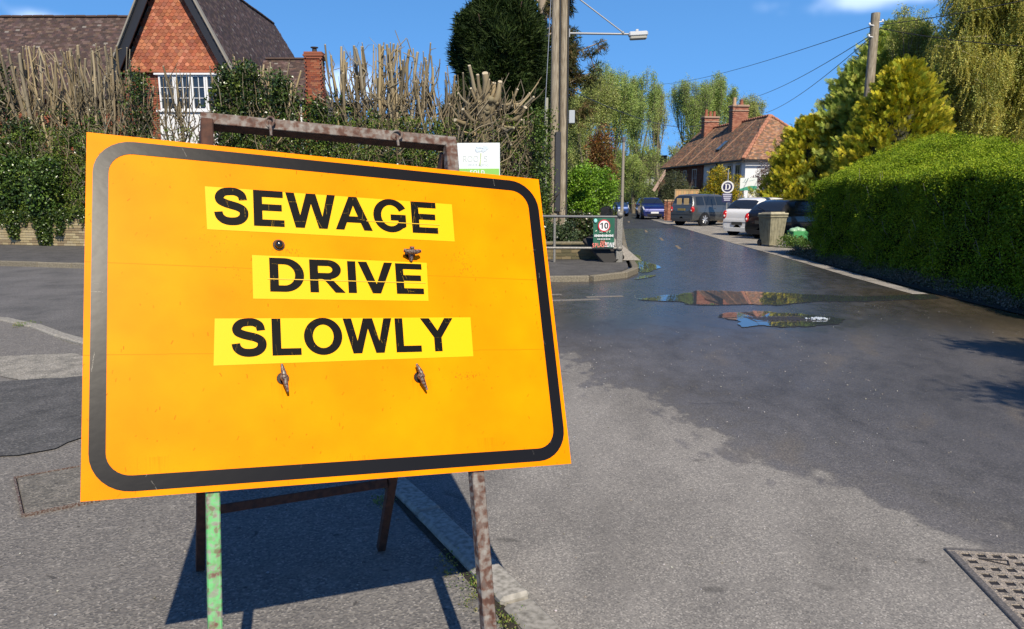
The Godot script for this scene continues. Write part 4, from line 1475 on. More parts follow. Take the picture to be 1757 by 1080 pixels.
func build_house() -> void:
	var o := thing("brick_house", "large red brick house with tile hung gable and dark tiled roofs behind the cut hedge", "house", Vector3(-12.55, -.03, -30))
	var red := []
	for c in [[.3, .085, .04], [.36, .115, .055], [.26, .07, .035], [.33, .13, .07], [.2, .06, .04]]: red.append(Color(c[0], c[1], c[2]))
	var dark := palette([Color(.06, .036, .032), Color(.085, .052, .044), Color(.045, .03, .028), Color(.11, .075, .062), Color(.065, .04, .034)], .28, 211)
	for k in 3: dark[k * 67] = Color(.2, .18, .16)
	var orange := palette([Color(.34, .1, .048), Color(.4, .135, .066), Color(.28, .08, .04), Color(.44, .17, .09), Color(.32, .11, .06)], .18, 211)
	var mort := mat(.3, .26, .2, .95)
	# walls
	var g := Geo.new()
	g.bx(0, 3.1, -6.5, 3.9, 6.2, 12.8)
	g.bx(-6.4, 2.8, -4.5, 9.0, 5.6, 5.6)
	g.bx(3.2, 2.8, -5.0, 3.0, 5.6, 4.2)
	var wall := part("wall", g, mort, o)
	brick_field(o, Transform3D(Basis(), Vector3(-1.95, 0.0, -.085)), 3.9, 83, red, false, [[1.55, 3.9, 2.0, 7.0]])
	brick_field(o, Transform3D(Basis(), Vector3(-10.9, 0, -1.68)), 8.9, 74, red, false)
	brick_field(o, Transform3D(Basis(), Vector3(2.0, 0, -2.88)), 2.7, 74, red, false)
	# gable triangle
	var ap := Vector3(0, 10.05, -.1)
	var el := Vector3(-2.02, 6.1, -.1)
	var er := Vector3(2.02, 6.1, -.1)
	g = Geo.new()
	g.tri(el, er, ap); g.tri(el + Vector3(0, 0, -.2), er + Vector3(0, 0, -.2), ap + Vector3(0, 0, -.2))
	part("gable_backing", g, mort, o)
	tile_courses("hanging_tile", o, el + Vector3(.1, 0, .02), er + Vector3(-.1, 0, .02), ap + Vector3(.02, -.1, .02), ap + Vector3(-.02, -.1, .02), .17, .115, orange, true, -.12)
	g = Geo.new()
	g.bx(0, 6.12, 0.0, 4.0, .07, .22, .01)
	part("tile_kick", g, mat(.3, .1, .05, .9), o)
	# barge boards and verges
	for s in [-1.0, 1.0]:
		g = Geo.new()
		var a := Vector3(2.42 * s, 5.42, .28)
		var b := Vector3(0, 10.2, .28)
		var d := (b - a).normalized()
		g.bar(a, b, .3, .05, Vector3.BACK, .006)
		part("barge_board", g, mat(.018, .019, .024, .45), o)
		g = Geo.new()
		var ou := Vector3(s * absf(d.y), absf(d.x), 0)
		g.bar(a + ou * .19, b + ou * .19 + Vector3(0, .02, 0), .06, .3, Vector3.BACK, .01)
		part("verge", g, mat(.28, .26, .22, .9), o)
	# roofs: cross wing
	var r0 := Vector3(0, 10.42, .3)
	var r1 := Vector3(.05, 10.42, -13.0)
	var e0 := Vector3(2.5, 5.5, .3)
	var e1 := Vector3(2.5, 5.5, -15.6)
	var w0 := Vector3(-2.5, 5.5, .3)
	var w1 := Vector3(-2.5, 5.5, -15.6)
	g = Geo.new()
	slab(g, e0, e1, r1, r0, -.05)
	slab(g, w0, w1, r1, r0, .05)
	g.tri(e1, w1, r1)
	# left wing and right wing
	slab(g, Vector3(-12, 5.3, -1.2), Vector3(-1.2, 5.3, -1.2), Vector3(-1.2, 9.0, -4.6), Vector3(-12, 9.0, -4.6), .05)
	slab(g, Vector3(-12, 5.3, -8), Vector3(-1.2, 5.3, -8), Vector3(-1.2, 9.0, -4.6), Vector3(-12, 9.0, -4.6), .05)
	slab(g, Vector3(1.9, 5.4, -2.5), Vector3(4.4, 5.4, -2.5), Vector3(3.7, 7.35, -5.0), Vector3(1.9, 7.35, -5.0), .05)
	slab(g, Vector3(4.4, 5.4, -2.5), Vector3(4.4, 5.4, -7.5), Vector3(3.7, 7.35, -5.0), Vector3(3.7, 7.35, -5.0), .05)
	part("roof_deck", g, mat(.03, .02, .018, .95), o)
	tile_courses("roof_tile", o, e0, e1, r1, r0, .17, .105, dark)
	tile_courses("roof_tile", o, Vector3(-12, 5.3, -1.2), Vector3(-1.2, 5.3, -1.2), Vector3(-1.2, 9.0, -4.6), Vector3(-12, 9.0, -4.6), .17, .105, dark)
	tile_courses("roof_tile", o, Vector3(1.9, 5.4, -2.5), Vector3(4.4, 5.4, -2.5), Vector3(3.7, 7.35, -5.0), Vector3(1.9, 7.35, -5.0), .17, .105, dark)
	g = Geo.new()
	for k in 24: g.box(Vector3(.44, .1, .2), Transform3D(Basis(Vector3.BACK, rf(-.02, .02)), Vector3(-12 + k * .45, 9.06 + rf(-.01, .01), -4.6)), .03)
	for k in 29: g.box(Vector3(.2, .1, .44), Transform3D(Basis(), Vector3(.02, 10.48 + rf(-.01, .01), .1 - k * .45)), .03)
	for k in 4: g.box(Vector3(.44, .1, .18), Transform3D(Basis(), Vector3(2.1 + k * .42, 7.42, -5.0)), .03)
	part("ridge_tiles", g, mat(.085, .055, .045, .9), o)
	# bay with white windows and boarding
	g = Geo.new()
	g.bx(.13, 3.5, .2, 2.4, 2.72, .6)
	g.bx(.13, 6.17, .2, 2.52, .07, .75, .01)
	g.bx(.13, 4.86, .24, 2.52, .08, .72, .012)
	var bay := part("bay_window", g, MT.white, o)
	var bof := Vector3(.58, -.2, 0)
	bay.position = bof
	for k in 12:
		g = Geo.new()
		g.bx(.13 + (k - 5.5) * .198, 3.5, .512, .186, 2.64, .02, .006)
		part("board", g, MT.white, bay)
	for q in [[-1.0, 1.02], [.2, .92]]:
		var dxf := Transform3D(Basis(), Vector3(q[0], 4.9, .47) + bof)
		for k in 2:
			window_unit(o, dxf.translated(Vector3(k * q[1] * .58, 0, 0)), q[1] * .56, 1.24, 2, 3, MT.white)
	g = Geo.new()
	g.bx(.13, 5.55, -.05, 2.35, 1.3, .9)
	part("bay_core", g, MT.dark, o).position = bof
	# chimney to the right of the roofs
	var cx := 4.75
	g = Geo.new()
	g.bx(cx, 3.5, -2.0, .58, 7.0, .52)
	var ch := part("chimney", g, mort, o)
	for q in [[0.0, .65, .27], [PI / 2, .59, .3], [-PI / 2, .59, .3]]:
		var b := Basis(Vector3.UP, q[0])
		brick_field(ch, Transform3D(b, Vector3(cx, .6, -2.0) + b * Vector3(-q[1] / 2, 0, q[2] - .012)), q[1], 85, red, false)
	g = Geo.new()
	g.bx(cx, 6.92, -2.0, .72, .08, .64, .01)
	g.bx(cx, 7.01, -2.0, .79, .08, .7, .01)
	g.bx(cx, 7.1, -2.0, .72, .09, .64, .01)
	part("corbel", g, mat(.27, .09, .05, .9), ch)
	g = Geo.new()
	g.tube([Vector3(cx, 7.12, -2.0), Vector3(cx, 7.33, -2.0)], [.1, .085], 12)
	g.tube([Vector3(cx, 7.33, -2.0), Vector3(cx, 7.36, -2.0)], [.15, .15], 12)
	part("chimney_pot", g, mat(.06, .05, .045, .8), ch)
	# down pipes and a small white window seen through the hedge
	g = Geo.new()
	g.tube([Vector3(3.9, .5, -2.75), Vector3(3.9, 5.3, -2.75)], [.05, .05], 8)
	g.tube([Vector3(4.5, .5, -2.75), Vector3(4.5, 5.3, -2.75)], [.05, .05], 8)
	part("white_pipe", g, MT.white, o)

# ---------------------------------------------------------------- yew and cedar behind the hedge
func build_left_trees() -> void:
	var y := thing("yew_tree", "dense dark green yew rising behind the cut hedge beside the wooden pole", "tree", Vector3(-.3, .13, -26.5))
	var g := Geo.new()
	g.col = Color(.1, .06, .04)
	g.tube([Vector3.ZERO, Vector3(.1, 3, 0), Vector3(0, 6.5, 0)], [.3, .22, .06], 8)
	for k in 14:
		var a := rf(0, TAU)
		var h := rf(1.5, 5.5)
		g.tube([Vector3(0, h, 0), Vector3(cos(a) * .8, h + .9, sin(a) * .8), Vector3(cos(a) * 1.3, h + 2.0, sin(a) * 1.3)], [.08, .05, .02], 5)
	part("trunk", g, MT.bark, y)
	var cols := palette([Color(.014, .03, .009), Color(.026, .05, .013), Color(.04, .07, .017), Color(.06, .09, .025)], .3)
	var ts := []
	for k in 9500:
		var f := pow(rng.randf(), .85)
		var h := .6 + f * 7.7
		var pr := 1.72 * (1.0 - pow(clampf((f - .45) / .55, 0, 1), 2.6)) * (.9 + .1 * sin(h * 2.1))
		var a := rf(0, TAU)
		var lump := 1.0 + .14 * sin(a * 3.0 + h * 1.7) + .1 * sin(a * 7.0 - h * 2.6)
		var r := pr * lump * (1.0 - .38 * pow(rng.randf(), 2.2))
		ts.append(aim(Vector3(cos(a) * r, h, sin(a) * r), Vector3(cos(a), rf(.3, 1.6), sin(a)), rf(.8, 1.5), rf(0, TAU)))
	multi("crown", MT.m_yew, MT.needle, ts, cols, y)
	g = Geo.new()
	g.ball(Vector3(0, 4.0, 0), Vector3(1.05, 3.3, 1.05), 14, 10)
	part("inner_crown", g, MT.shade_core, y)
	# cedar with drooping branches behind the pole
	var c := thing("cedar_tree", "sparse cedar with drooping brownish branch ends behind the wooden pole and lamp arm", "tree", Vector3(1.0, .13, -32))
	g = Geo.new()
	g.col = Color(.33, .27, .2)
	g.tube([Vector3(.1, 0, 0), Vector3(.15, 5, 0), Vector3(.25, 11.5, 0), Vector3(.3, 14, 0)], [.32, .24, .16, .05], 9)
	var tips := []
	for k in 46:
		var h := rf(4.2, 13.5)
		var a := rf(0, TAU)
		if k < 14: a = rf(-.6, .6)
		var l := rf(.9, 2.1) * (1.0 - (h - 4.0) / 18.0)
		var p0 := Vector3(.17, h, 0)
		var p1 := p0 + Vector3(cos(a) * l * .55, .35, sin(a) * l * .55)
		var p2 := p0 + Vector3(cos(a) * l, rf(-.1, .7), sin(a) * l)
		g.tube([p0, p1, p2], [.055, .035, .012], 5)
		tips.append([p1, p2])
	for q in [[2.4, 6.3, 1.15], [2.1, 5.0, .85], [2.7, 7.4, 1.1]]:
		var e := Vector3(q[0], q[1], .4)
		tips.append([Vector3(.6, q[1] - .7, .2), e])
		g.tube([Vector3(.17, q[1] - 1.1, 0), Vector3(1.0, q[1] - .6, .2), e], [.06, .04, .015], 5)
	part("trunk", g, MT.bark, c)
	ts = []
	for q in tips:
		var a: Vector3 = q[0]
		var b: Vector3 = q[1]
		for k in 60:
			var p := a.lerp(b, pow(rng.randf(), .7)) + Vector3(rng.randfn(0, .1), rng.randfn(-.12, .16), rng.randfn(0, .12))
			ts.append(aim(p, Vector3(rf(-.5, .5), rf(-1.2, .4), rf(-.5, .5)), rf(.6, 1.15), rf(0, TAU)))
	multi("foliage", MT.m_needle, MT.needle, ts, palette([Color(.08, .09, .03), Color(.13, .115, .045), Color(.045, .06, .02), Color(.19, .13, .055)], .3), c)

# ---------------------------------------------------------------- double pole with street lamp, sign boards, railing
func text_mesh(parent: Node, called: String, s: String, size: float, xf: Transform3D, m: Material, bold := true, serif := false, depth := 0.003) -> MeshInstance3D:
	var f := SystemFont.new()
	f.font_names = PackedStringArray(["Droid Serif" if serif else "Droid Sans"])
	f.font_weight = 700 if bold else 400
	var t := TextMesh.new()
	t.font = f; t.text = s
	t.font_size = 64
	t.pixel_size = size / 46.0
	t.depth = depth
	var o := part(called, t, m, parent)
	o.transform = xf
	return o

func build_pole_and_barrier() -> void:
	var o := thing("utility_pole", "double wooden pole with street lamp arm, grey box and cable guard at the road corner", "utility pole", Vector3(1.2, .1, -20.2))
	var wood := tri_tex(mat(1, 1, 1, .9), MT.wood, 1.0)
	wood.uv1_scale = Vector3(2.6, .22, 2.6)
	var g := Geo.new()
	g.tube([Vector3(-.125, -.1, 0), Vector3(-.1, 9.0, 0)], [.125, .1], 14)
	part("wooden_pole", g, wood, o)
	g = Geo.new()
	g.tube([Vector3(.115, -.1, -.02), Vector3(.1, 9.0, -.02)], [.11, .09], 14)
	part("wooden_pole", g, wood, o)
	g = Geo.new()
	g.bx(-.04, 2.05, .135, .15, 2.0, .06, .02)
	part("cable_guard", g, mat(.035, .035, .04, .5), o)
	g = Geo.new()
	g.tube([Vector3(.0, 3.05, .12), Vector3(-.02, 8.6, .1)], [.016, .016], 6)
	g.tube([Vector3(.2, .2, .07), Vector3(.19, 8.8, .06)], [.022, .022], 6)
	part("cable", g, mat(.03, .03, .03, .6), o)
	g = Geo.new()
	g.bx(.31, 3.42, .02, .15, .32, .14, .012)
	part("service_box", g, mat(.42, .45, .48, .6), o)
	g = Geo.new()
	g.tube([Vector3(.2, 5.42, .02), Vector3(1.72, 5.4, .02)], [.03, .027], 8)
	g.tube([Vector3(.2, 6.4, .02), Vector3(1.55, 5.44, .02)], [.018, .018], 6)
	g.bx(.21, 5.42, .02, .06, .2, .1, .008)
	g.ball(Vector3(1.55, 5.43, .02), Vector3(.045, .045, .045), 8, 6)
	part("lamp_arm", g, MT.galv, o)
	g = Geo.new()
	g.box(Vector3(.47, .12, .2), Transform3D(Basis(Vector3.BACK, .05), Vector3(1.93, 5.4, .02)), .03)
	g.bx(1.9, 5.49, .02, .07, .05, .07, .01)
	var lh := part("lamp_head", g, mat(.62, .63, .63, .4, .2), o)
	g = Geo.new()
	g.box(Vector3(.42, .075, .17), Transform3D(Basis(Vector3.BACK, .05), Vector3(1.935, 5.31, .02)), .025)
	part("lamp_bowl", g, mat(.4, .38, .32, .25), lh)
	# wire stay with a pale guard left of it
	g = Geo.new()
	g.tube([Vector3(-.55, 0, .3), Vector3(-.13, 8.5, .02)], [.009, .009], 5)
	part("stay_wire", g, MT.steel, o)
	g = Geo.new()
	g.tube([Vector3(-.38, .2, -.1), Vector3(-.32, 3.9, -.1)], [.05, .045], 8)
	part("stay_guard", g, mat(.36, .36, .3, .85), o)
	# ivy at its foot
	var iv := thing("ground_ivy", "grey green ivy bank at the foot of the wooden pole behind the railing", "ivy", Vector3(1.0, .1, -19.2))
	blobs("leaves", iv, MT.m_ivy, MT.glossy_leaf, Vector3(-.1, .5, 0), Vector3(.75, .75, .5), 900, .45, .8, palette([Color(.07, .1, .045), Color(.1, .135, .07), Color(.04, .065, .025)], .3), 6)
	var iv2 := thing("climbing_ivy", "ivy with yellow green young shoots climbing left of the wooden pole", "ivy", Vector3(.75, .1, -20.0))
	var ts := []
	for k in 420:
		var h := rf(.5, 3.6)
		ts.append(aim(Vector3(rng.randfn(-.02, .13), h, rng.randfn(.1, .1)), Vector3(rf(-1, 1), rf(-.3, .8), rf(.2, 1)), rf(.45, .8), rf(0, TAU)))
	multi("leaves", MT.m_ivy, MT.leaf, ts, palette([Color(.05, .09, .02), Color(.09, .15, .025), Color(.15, .22, .035)], .3), iv2)

	# sold board behind the sign
	var sb := thing("sold_board", "white and pale green estate agent board reading SOLD in the hedge above the orange sign", "sign board", Vector3(-.80, .1, -18.9), -.12)
	g = Geo.new()
	g.bx(0, 2.27, 0, 1.03, .86, .012, .002)
	part("board", g, mat(.8, .84, .84, .5), sb)
	g = Geo.new()
	g.bx(0, 2.02, .0105, 1.0, .16, .003)
	part("green_band", g, mat(.3, .62, .12, .5), sb)
	text_mesh(sb, "lettering", "SOLD", .105, Transform3D(Basis(), Vector3(-.03, 2.01, .0145)), MT.white)
	text_mesh(sb, "lettering", "ROO", .14, Transform3D(Basis(), Vector3(-.19, 2.33, .0085)), mat(.6, .66, .62, .6), false)
	text_mesh(sb, "lettering", "S", .14, Transform3D(Basis(), Vector3(.17, 2.33, .0085)), mat(.6, .66, .62, .6), false)
	text_mesh(sb, "lettering", "estate agency", .06, Transform3D(Basis(), Vector3(0, 2.2, .0085)), mat(.62, .69, .7, .6), false)
	g = Geo.new()
	g.tube([Vector3(.03, 2.17, .008), Vector3(.05, 2.32, .008), Vector3(.06, 2.46, .008)], [.014, .008, .012], 6)
	part("tree_emblem", g, mat(.55, .68, .25, .6), sb)
	g = Geo.new()
	for k in 14: g.ball(Vector3(.08 + rf(-.14, .16), 2.56 + rf(-.06, .07), .007), Vector3(.045, .035, .003), 8, 4)
	part("tree_emblem_crown", g, mat(.66, .74, .8, .6), sb)
	g = Geo.new()
	g.bx(0, 1.3, -.035, .05, 2.6, .05, .004)
	part("post", g, wood, sb)

	# galvanised railing at the corner
	var rl := thing("pedestrian_railing", "galvanised two rail railing at the far kerb corner in front of the wooden pole", "railing", Vector3(2.4, .1, -17.3))
	var rail := tri_tex(mat(1, 1, 1, .6, .3), MT.concrete, 2.0)
	var drail := mat(.13, .135, .14, .5, .3)
	g = Geo.new()
	g.tube([Vector3(-3.6, 1.03, .05), Vector3(.0, 1.0, 0)], [.03, .03], 8)
	part("top_rail", g, drail, rl)
	g = Geo.new()
	g.tube([Vector3(-3.6, .33, .05), Vector3(.0, .31, 0)], [.026, .026], 8)
	part("lower_rail", g, rail, rl)
	for x in [-3.6, -1.45, 0.0]:
		g = Geo.new()
		if x == 0.0:
			g.bx(x, .55, -.02, .13, 1.15, .06, .008)
			g.bx(x, .12, .0, .15, .26, .1, .01)
			g.ball(Vector3(x, 1.05, .03), Vector3(.07, .06, .05), 10, 6)
			g.ball(Vector3(x, .31, .05), Vector3(.07, .05, .05), 10, 6)
		else:
			g.tube([Vector3(x, -.02, .0), Vector3(x, 1.05, .0)], [.03, .03], 8)
		part("post", g, tri_tex(mat(.8, .8, .8, .6, .3), MT.concrete, 2.0), rl)
	var bn := thing("banner_sign", "green cloth banner with a red ringed 10 and NO SPLASH ZONE tied to the railing", "banner", Vector3(2.04, .42, -17.24), .02)
	g = Geo.new()
	var pg := []
	for j in 9:
		for i in 7:
			pg.append(Vector3(-.235 + .47 * i / 6.0, .66 * j / 8.0, .012 * sin(i * 1.7 + j * .6)))
	g.grid(pg, 7)
	part("cloth", g, mat(.018, .12, .075, .7), bn)
	g = Geo.new()
	g.tube([Vector3(.0, .49, .02), Vector3(.0, .49, .026)], [.135, .135], 24)
	part("red_ring", g, mat(.62, .03, .05, .6), bn)
	g = Geo.new()
	g.tube([Vector3(.0, .49, .026), Vector3(.0, .49, .030)], [.112, .112], 24)
	part("white_disc", g, mat(.82, .8, .8, .6), bn)
	text_mesh(bn, "lettering", "10", .13, Transform3D(Basis(), Vector3(0, .488, .032)), MT.black)
	for k in 15:
		g = Geo.new()
		g.bx(-.2 + k * .0285, .27, .022, .02, .05 + .012 * sin(k * 2.3), .004, .001)
		part("white_mark", g, MT.white, bn)
	for k in 8:
		g = Geo.new()
		g.bx(-.13 + k * .037, .195, .022, .022, .026, .004, .001)
		part("white_mark", g, MT.white, bn)
	text_mesh(bn, "lettering", "NO", .05, Transform3D(Basis(), Vector3(-.02, .135, .024)), mat(.8, .2, .15, .6))
	text_mesh(bn, "lettering", "SPLASH", .095, Transform3D(Basis(Vector3.BACK, .03).scaled(Vector3(.72, 1, 1)), Vector3(-.085, .062, .024)), mat(.85, .25, .2, .6))
	text_mesh(bn, "lettering", "ZONE", .1, Transform3D(Basis(Vector3.BACK, -.02).scaled(Vector3(.62, 1, 1)), Vector3(.13, .068, .024)), MT.white)
	g = Geo.new()
	g.ball(Vector3(-.19, .6, .02), Vector3(.04, .045, .006), 10, 6)
	part("pale_motif", g, mat(.3, .7, .68, .6), bn)
	g = Geo.new()
	for k in 16: g.ball(Vector3(rf(-.22, .22), rf(.33, .39), .02), Vector3(rf(.008, .02), rf(.006, .015), .003), 6, 4)
	part("splash_motif", g, mat(.7, .75, .6, .6), bn)

	# mossy culvert walls behind it
	var cw := thing("culvert_wall", "low mossy brick culvert wall behind the railing", "wall", Vector3(1.2, .1, -18.1))
	g = Geo.new()
	g.bx(-.2, .2, 0, 2.4, .42, .2, .02)
	part("mortar", g, tri_tex(mat(.55, .5, .36, .95), MT.concrete, 2.0), cw)
	brick_field(cw, Transform3D(Basis(), Vector3(-1.4, 0, .09)), 2.4, 5, [Color(.15, .12, .06), Color(.19, .15, .08), Color(.1, .09, .045)], false)
	g = Geo.new()
	g.bar(Vector3(.62, .55, .3), Vector3(1.12, -.0, .85), .1, .5, Vector3.RIGHT, .01)
	part("wing_wall", g, mat(.03, .028, .026, .9), cw)
	var hw := thing("concrete_haunch", "pale sloping concrete haunch behind the railing end post", "concrete", Vector3(2.45, .1, -18.1))
	g = Geo.new()
	g.quad(Vector3(-.35, .42, -1.2), Vector3(.12, .42, -1.4), Vector3(.45, .02, .55), Vector3(-.1, .02, .55))
	g.quad(Vector3(-.35, .42, -1.2), Vector3(-.1, .02, .55), Vector3(-.35, 0, .55), Vector3(-.45, 0, -1.2))
	g.quad(Vector3(.12, .42, -1.4), Vector3(.45, .02, .55), Vector3(.5, 0, .55), Vector3(.3, 0, -1.4))
	g.quad(Vector3(-.35, .42, -1.2), Vector3(.12, .42, -1.4), Vector3(.3, 0, -1.4), Vector3(-.45, 0, -1.2))
	part("slab", g, tri_tex(mat(1, .95, .9, .9), MT.concrete, 1.2), hw)
	# spiked iron fence along the garden edge
	var fe := thing("iron_fence", "short black spiked iron fence beside the road beyond the railing", "fence", Vector3(2.35, .13, -20.5))
	for k in 20:
		g = Geo.new()
		g.tube([Vector3(0, 0, 0), Vector3(0, 1.02, 0)], [.012, .012], 5)
		g.tube([Vector3(0, 1.02, 0), Vector3(0, 1.06, 0), Vector3(0, 1.15, 0)], [.012, .025, .002], 5)
		part("picket", g, MT.black, fe).position = Vector3(k * .058, 0, -k * .33)
	g = Geo.new()
	g.bar(Vector3(0, .9, 0), Vector3(1.1, .9, -6.27), .03, .012, Vector3.UP)
	g.bar(Vector3(0, .15, 0), Vector3(1.1, .15, -6.27), .03, .012, Vector3.UP)
	part("rail", g, MT.black, fe)
	# bright green laurel left of the road
	var lb := thing("laurel_bush", "bright fresh green leafy bush right of the wooden pole", "bush", Vector3(2.3, .13, -24.8))
	blobs("leaves", lb, MT.m_leaf, MT.leaf, Vector3(0, 1.7, 0), Vector3(.95, 1.25, .9), 2300, 1.0, 1.6, palette([Color(.15, .3, .02), Color(.21, .38, .03), Color(.09, .19, .015), Color(.26, .42, .05)], .3), 9)
	g = Geo.new()
	g.col = Color(.12, .09, .06)
	for k in 6: g.tube([Vector3(rf(-.2, .2), 0, 0), Vector3(rf(-.5, .5), 1.6, rf(-.3, .3))], [.04, .02], 5)
	part("stems", g, MT.bark, lb)
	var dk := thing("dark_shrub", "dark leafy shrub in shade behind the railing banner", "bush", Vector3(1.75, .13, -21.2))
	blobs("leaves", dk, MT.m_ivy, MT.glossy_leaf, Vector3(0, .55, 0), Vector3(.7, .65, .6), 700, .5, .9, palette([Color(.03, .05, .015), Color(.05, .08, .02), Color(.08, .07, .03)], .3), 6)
	var cp := thing("copper_tree", "small copper brown leaved tree beyond the green bush", "tree", Vector3(4.1, .13, -37))
	blobs("crown", cp, MT.m_leaf, MT.leaf, Vector3(.1, 3.3, 0), Vector3(.8, 1.45, .85), 850, 1.0, 1.8, palette([Color(.24, .1, .03), Color(.3, .15, .04), Color(.14, .065, .025), Color(.14, .13, .03)], .3), 9)
	g = Geo.new()
	g.col = Color(.14, .1, .07)
	g.tube([Vector3(0, 0, 0), Vector3(.05, 2, 0), Vector3(.1, 3.6, 0)], [.1, .08, .03], 7)
	part("trunk", g, MT.bark, cp)

# ---------------------------------------------------------------- the terrace of cottages at the bend
func build_cottages() -> void:
	var o := thing("terraced_cottages", "long terrace of cottages with mottled orange tiled roof, two chimneys and white end wall", "house", Vector3(15.1, 0.02, -51.0))
	var u := Vector3(-.145, 0, -.989).normalized()
	var w := Vector3(.989, 0, -.145).normalized()
	var P := func(a: float, y: float, b: float) -> Vector3: return u * a + w * b + Vector3(0, y, 0)
	var white := mat(.72, .73, .74, .85)
	var g := Geo.new()
	var fb := Basis(w, Vector3.UP, w.cross(Vector3.UP))     # x across the depth, z towards the near end
	var bxf := func(a: float, y: float, b: float) -> Transform3D: return Transform3D(fb, P.call(a, y, b))
	g.box(Vector3(6.0, 4.1, 7.0), bxf.call(3.5, 2.05, 3.0))
	part("white_wall", g, white, o)
	g = Geo.new()
	g.box(Vector3(6.0, 4.1, 8.2), bxf.call(11.1, 2.05, 3.0))
	var bw := part("brick_wall", g, mat(.2, .12, .09, .95), o)
	var front := Basis(-u, Vector3.UP, (-u).cross(Vector3.UP))
	var brown := [Color(.16, .06, .04), Color(.2, .08, .055), Color(.12, .05, .035)]
	brick_field(bw, Transform3D(front, P.call(15.1, 0, -.03)), 8.0, 53, brown, false)
	g = Geo.new()
	g.box(Vector3(.32, 4.0, .06), Transform3D(fb, P.call(7.0, 2.0, -.02)), .01)
	part("party_pier", g, mat(.15, .065, .045, .9), o)
	# roof
	var ov := .35
	var e0: Vector3 = P.call(-ov, 3.85, -ov)
	var e1: Vector3 = P.call(15.4, 3.85, -ov)
	var r0: Vector3 = P.call(3.0, 6.9, 3.0)
	var r1: Vector3 = P.call(15.4, 6.9, 3.0)
	var b0: Vector3 = P.call(-ov, 3.85, 6 + ov)
	var b1: Vector3 = P.call(15.4, 3.85, 6 + ov)
	g = Geo.new()
	slab(g, e1, e0, r0, r1, .05)
	slab(g, b1, b0, r0, r1, -.05)
	g.tri(e0, b0, r0)
	g.tri(e1 + u * -.1, b1 + u * -.1, r1 + u * -.1)
	part("roof_deck", g, mat(.06, .035, .025, .95), o)
	var mott := palette([Color(.22, .105, .055), Color(.28, .135, .068), Color(.16, .085, .05), Color(.12, .078, .05), Color(.33, .18, .095), Color(.19, .115, .065), Color(.1, .072, .05), Color(.24, .16, .1)], .28, 311)
	tile_courses("roof_tile", o, e1, e0, r0, r1, .175, .11, mott)
	tile_courses("roof_tile", o, e0, b0, r0, r0, .175, .11, palette([Color(.29, .14, .075), Color(.35, .18, .1), Color(.22, .11, .06), Color(.38, .22, .13), Color(.16, .1, .065)], .2, 101))
	for q in [[e0, r0], [r0, r1], [b0, r0]]:
		var a: Vector3 = q[0]
		var b: Vector3 = q[1]
		g = Geo.new()
		var nn := int(a.distance_to(b) / .36)
		for k in nn:
			var p := a.lerp(b, (k + .1) / nn)
			var p2 := a.lerp(b, (k + .96) / nn)
			g.bar(p + Vector3(0, .06, 0), p2 + Vector3(0, .08, 0), .26, .14, Vector3.UP, .04)
		part("hip_tiles", g, mat(.45, .2, .12, .9), o, "stuff")
	g = Geo.new()
	for q in [4.9, 9.4, 12.0]:
		g.bar(P.call(q, 3.93, -ov), P.call(q, 6.95, 3.0), .16, .05, Vector3.UP, .01)
	part("roof_seam", g, mat(.3, .17, .11, .9), o, "stuff")
	g = Geo.new()
	g.bar(P.call(-.3, 3.79, -ov - .04), P.call(15.4, 3.79, -ov - .04), .11, .1, Vector3.UP, .03)
	part("gutter", g, MT.black, o)
	g = Geo.new()
	g.bar(P.call(-ov - .03, 3.76, -.3), P.call(-ov - .03, 3.76, 6.3), .1, .12, Vector3.UP, .02)
	part("fascia", g, MT.black, o)
	g = Geo.new()
	g.tube([P.call(3.9, 3.75, -ov), P.call(3.9, 3.4, -.08), P.call(3.9, .2, -.08)], [.045, .045, .045], 8)
	part("down_pipe", g, MT.black, o)
	# skylight
	var sl: Vector3 = (r1 - e1).normalized()
	var sn := (-u).cross(sl).normalized()
	if sn.y < 0: sn = -sn
	var sx := Basis(-u, sl, (-u).cross(sl))
	var at: Vector3 = P.call(5.9, 5.05, .93) + sn * .07
	g = Geo.new()
	g.box(Vector3(.62, 1.0, .08), Transform3D(sx, at), .01)
	var sk := part("skylight", g, mat(.03, .035, .04, .5), o)
	g = Geo.new()
	g.box(Vector3(.5, .86, .02), Transform3D(sx, at + sn * .045))
	part("pane", g, mat(.08, .1, .12, .05, 0, .9), sk)
	# windows along the front
	for q in [[5.35, 2.2, .75, 1.35], [4.35, 2.35, .85, 1.3], [2.35, 2.4, .8, 1.2], [1.0, 2.4, .8, 1.2], [8.6, 2.2, .85, 1.35], [10.6, 2.4, .7, 1.1], [12.9, 2.4, .7, 1.1], [5.35, .6, .8, 1.1], [9.0, .7, .8, 1.1]]:
		window_unit(o, Transform3D(front, P.call(q[0] + q[2] * .5, q[1], -.05)), q[2], q[3], 2, 2, mat(.6, .62, .62, .6) if q[0] > 7 else mat(.42, .4, .38, .6))
	# chimneys
	for q in [[12.9, 7.75, 3], [7.6, 8.05, 2]]:
		g = Geo.new()
		var top: float = q[1]
		g.box(Vector3(1.15, top - 4.5, .72), bxf.call(q[0], (top + 4.5) * .5, 2.75))
		var ch := part("chimney", g, mat(.25, .14, .1, .95), o)
		brick_field(ch, Transform3D(fb, P.call(q[0] - .345, 4.6, 2.75 - .575)), 1.15, int((top - 4.7) / .075), [Color(.34, .13, .08), Color(.28, .1, .06), Color(.4, .18, .11)], false)
		g = Geo.new()
		g.box(Vector3(1.28, .1, .85), bxf.call(q[0], top - .35, 2.75), .02)
		g.box(Vector3(1.32, .16, .9), bxf.call(q[0], top - .02, 2.75), .03)
		part("chimney_cap", g, mat(.36, .24, .17, .9), ch)
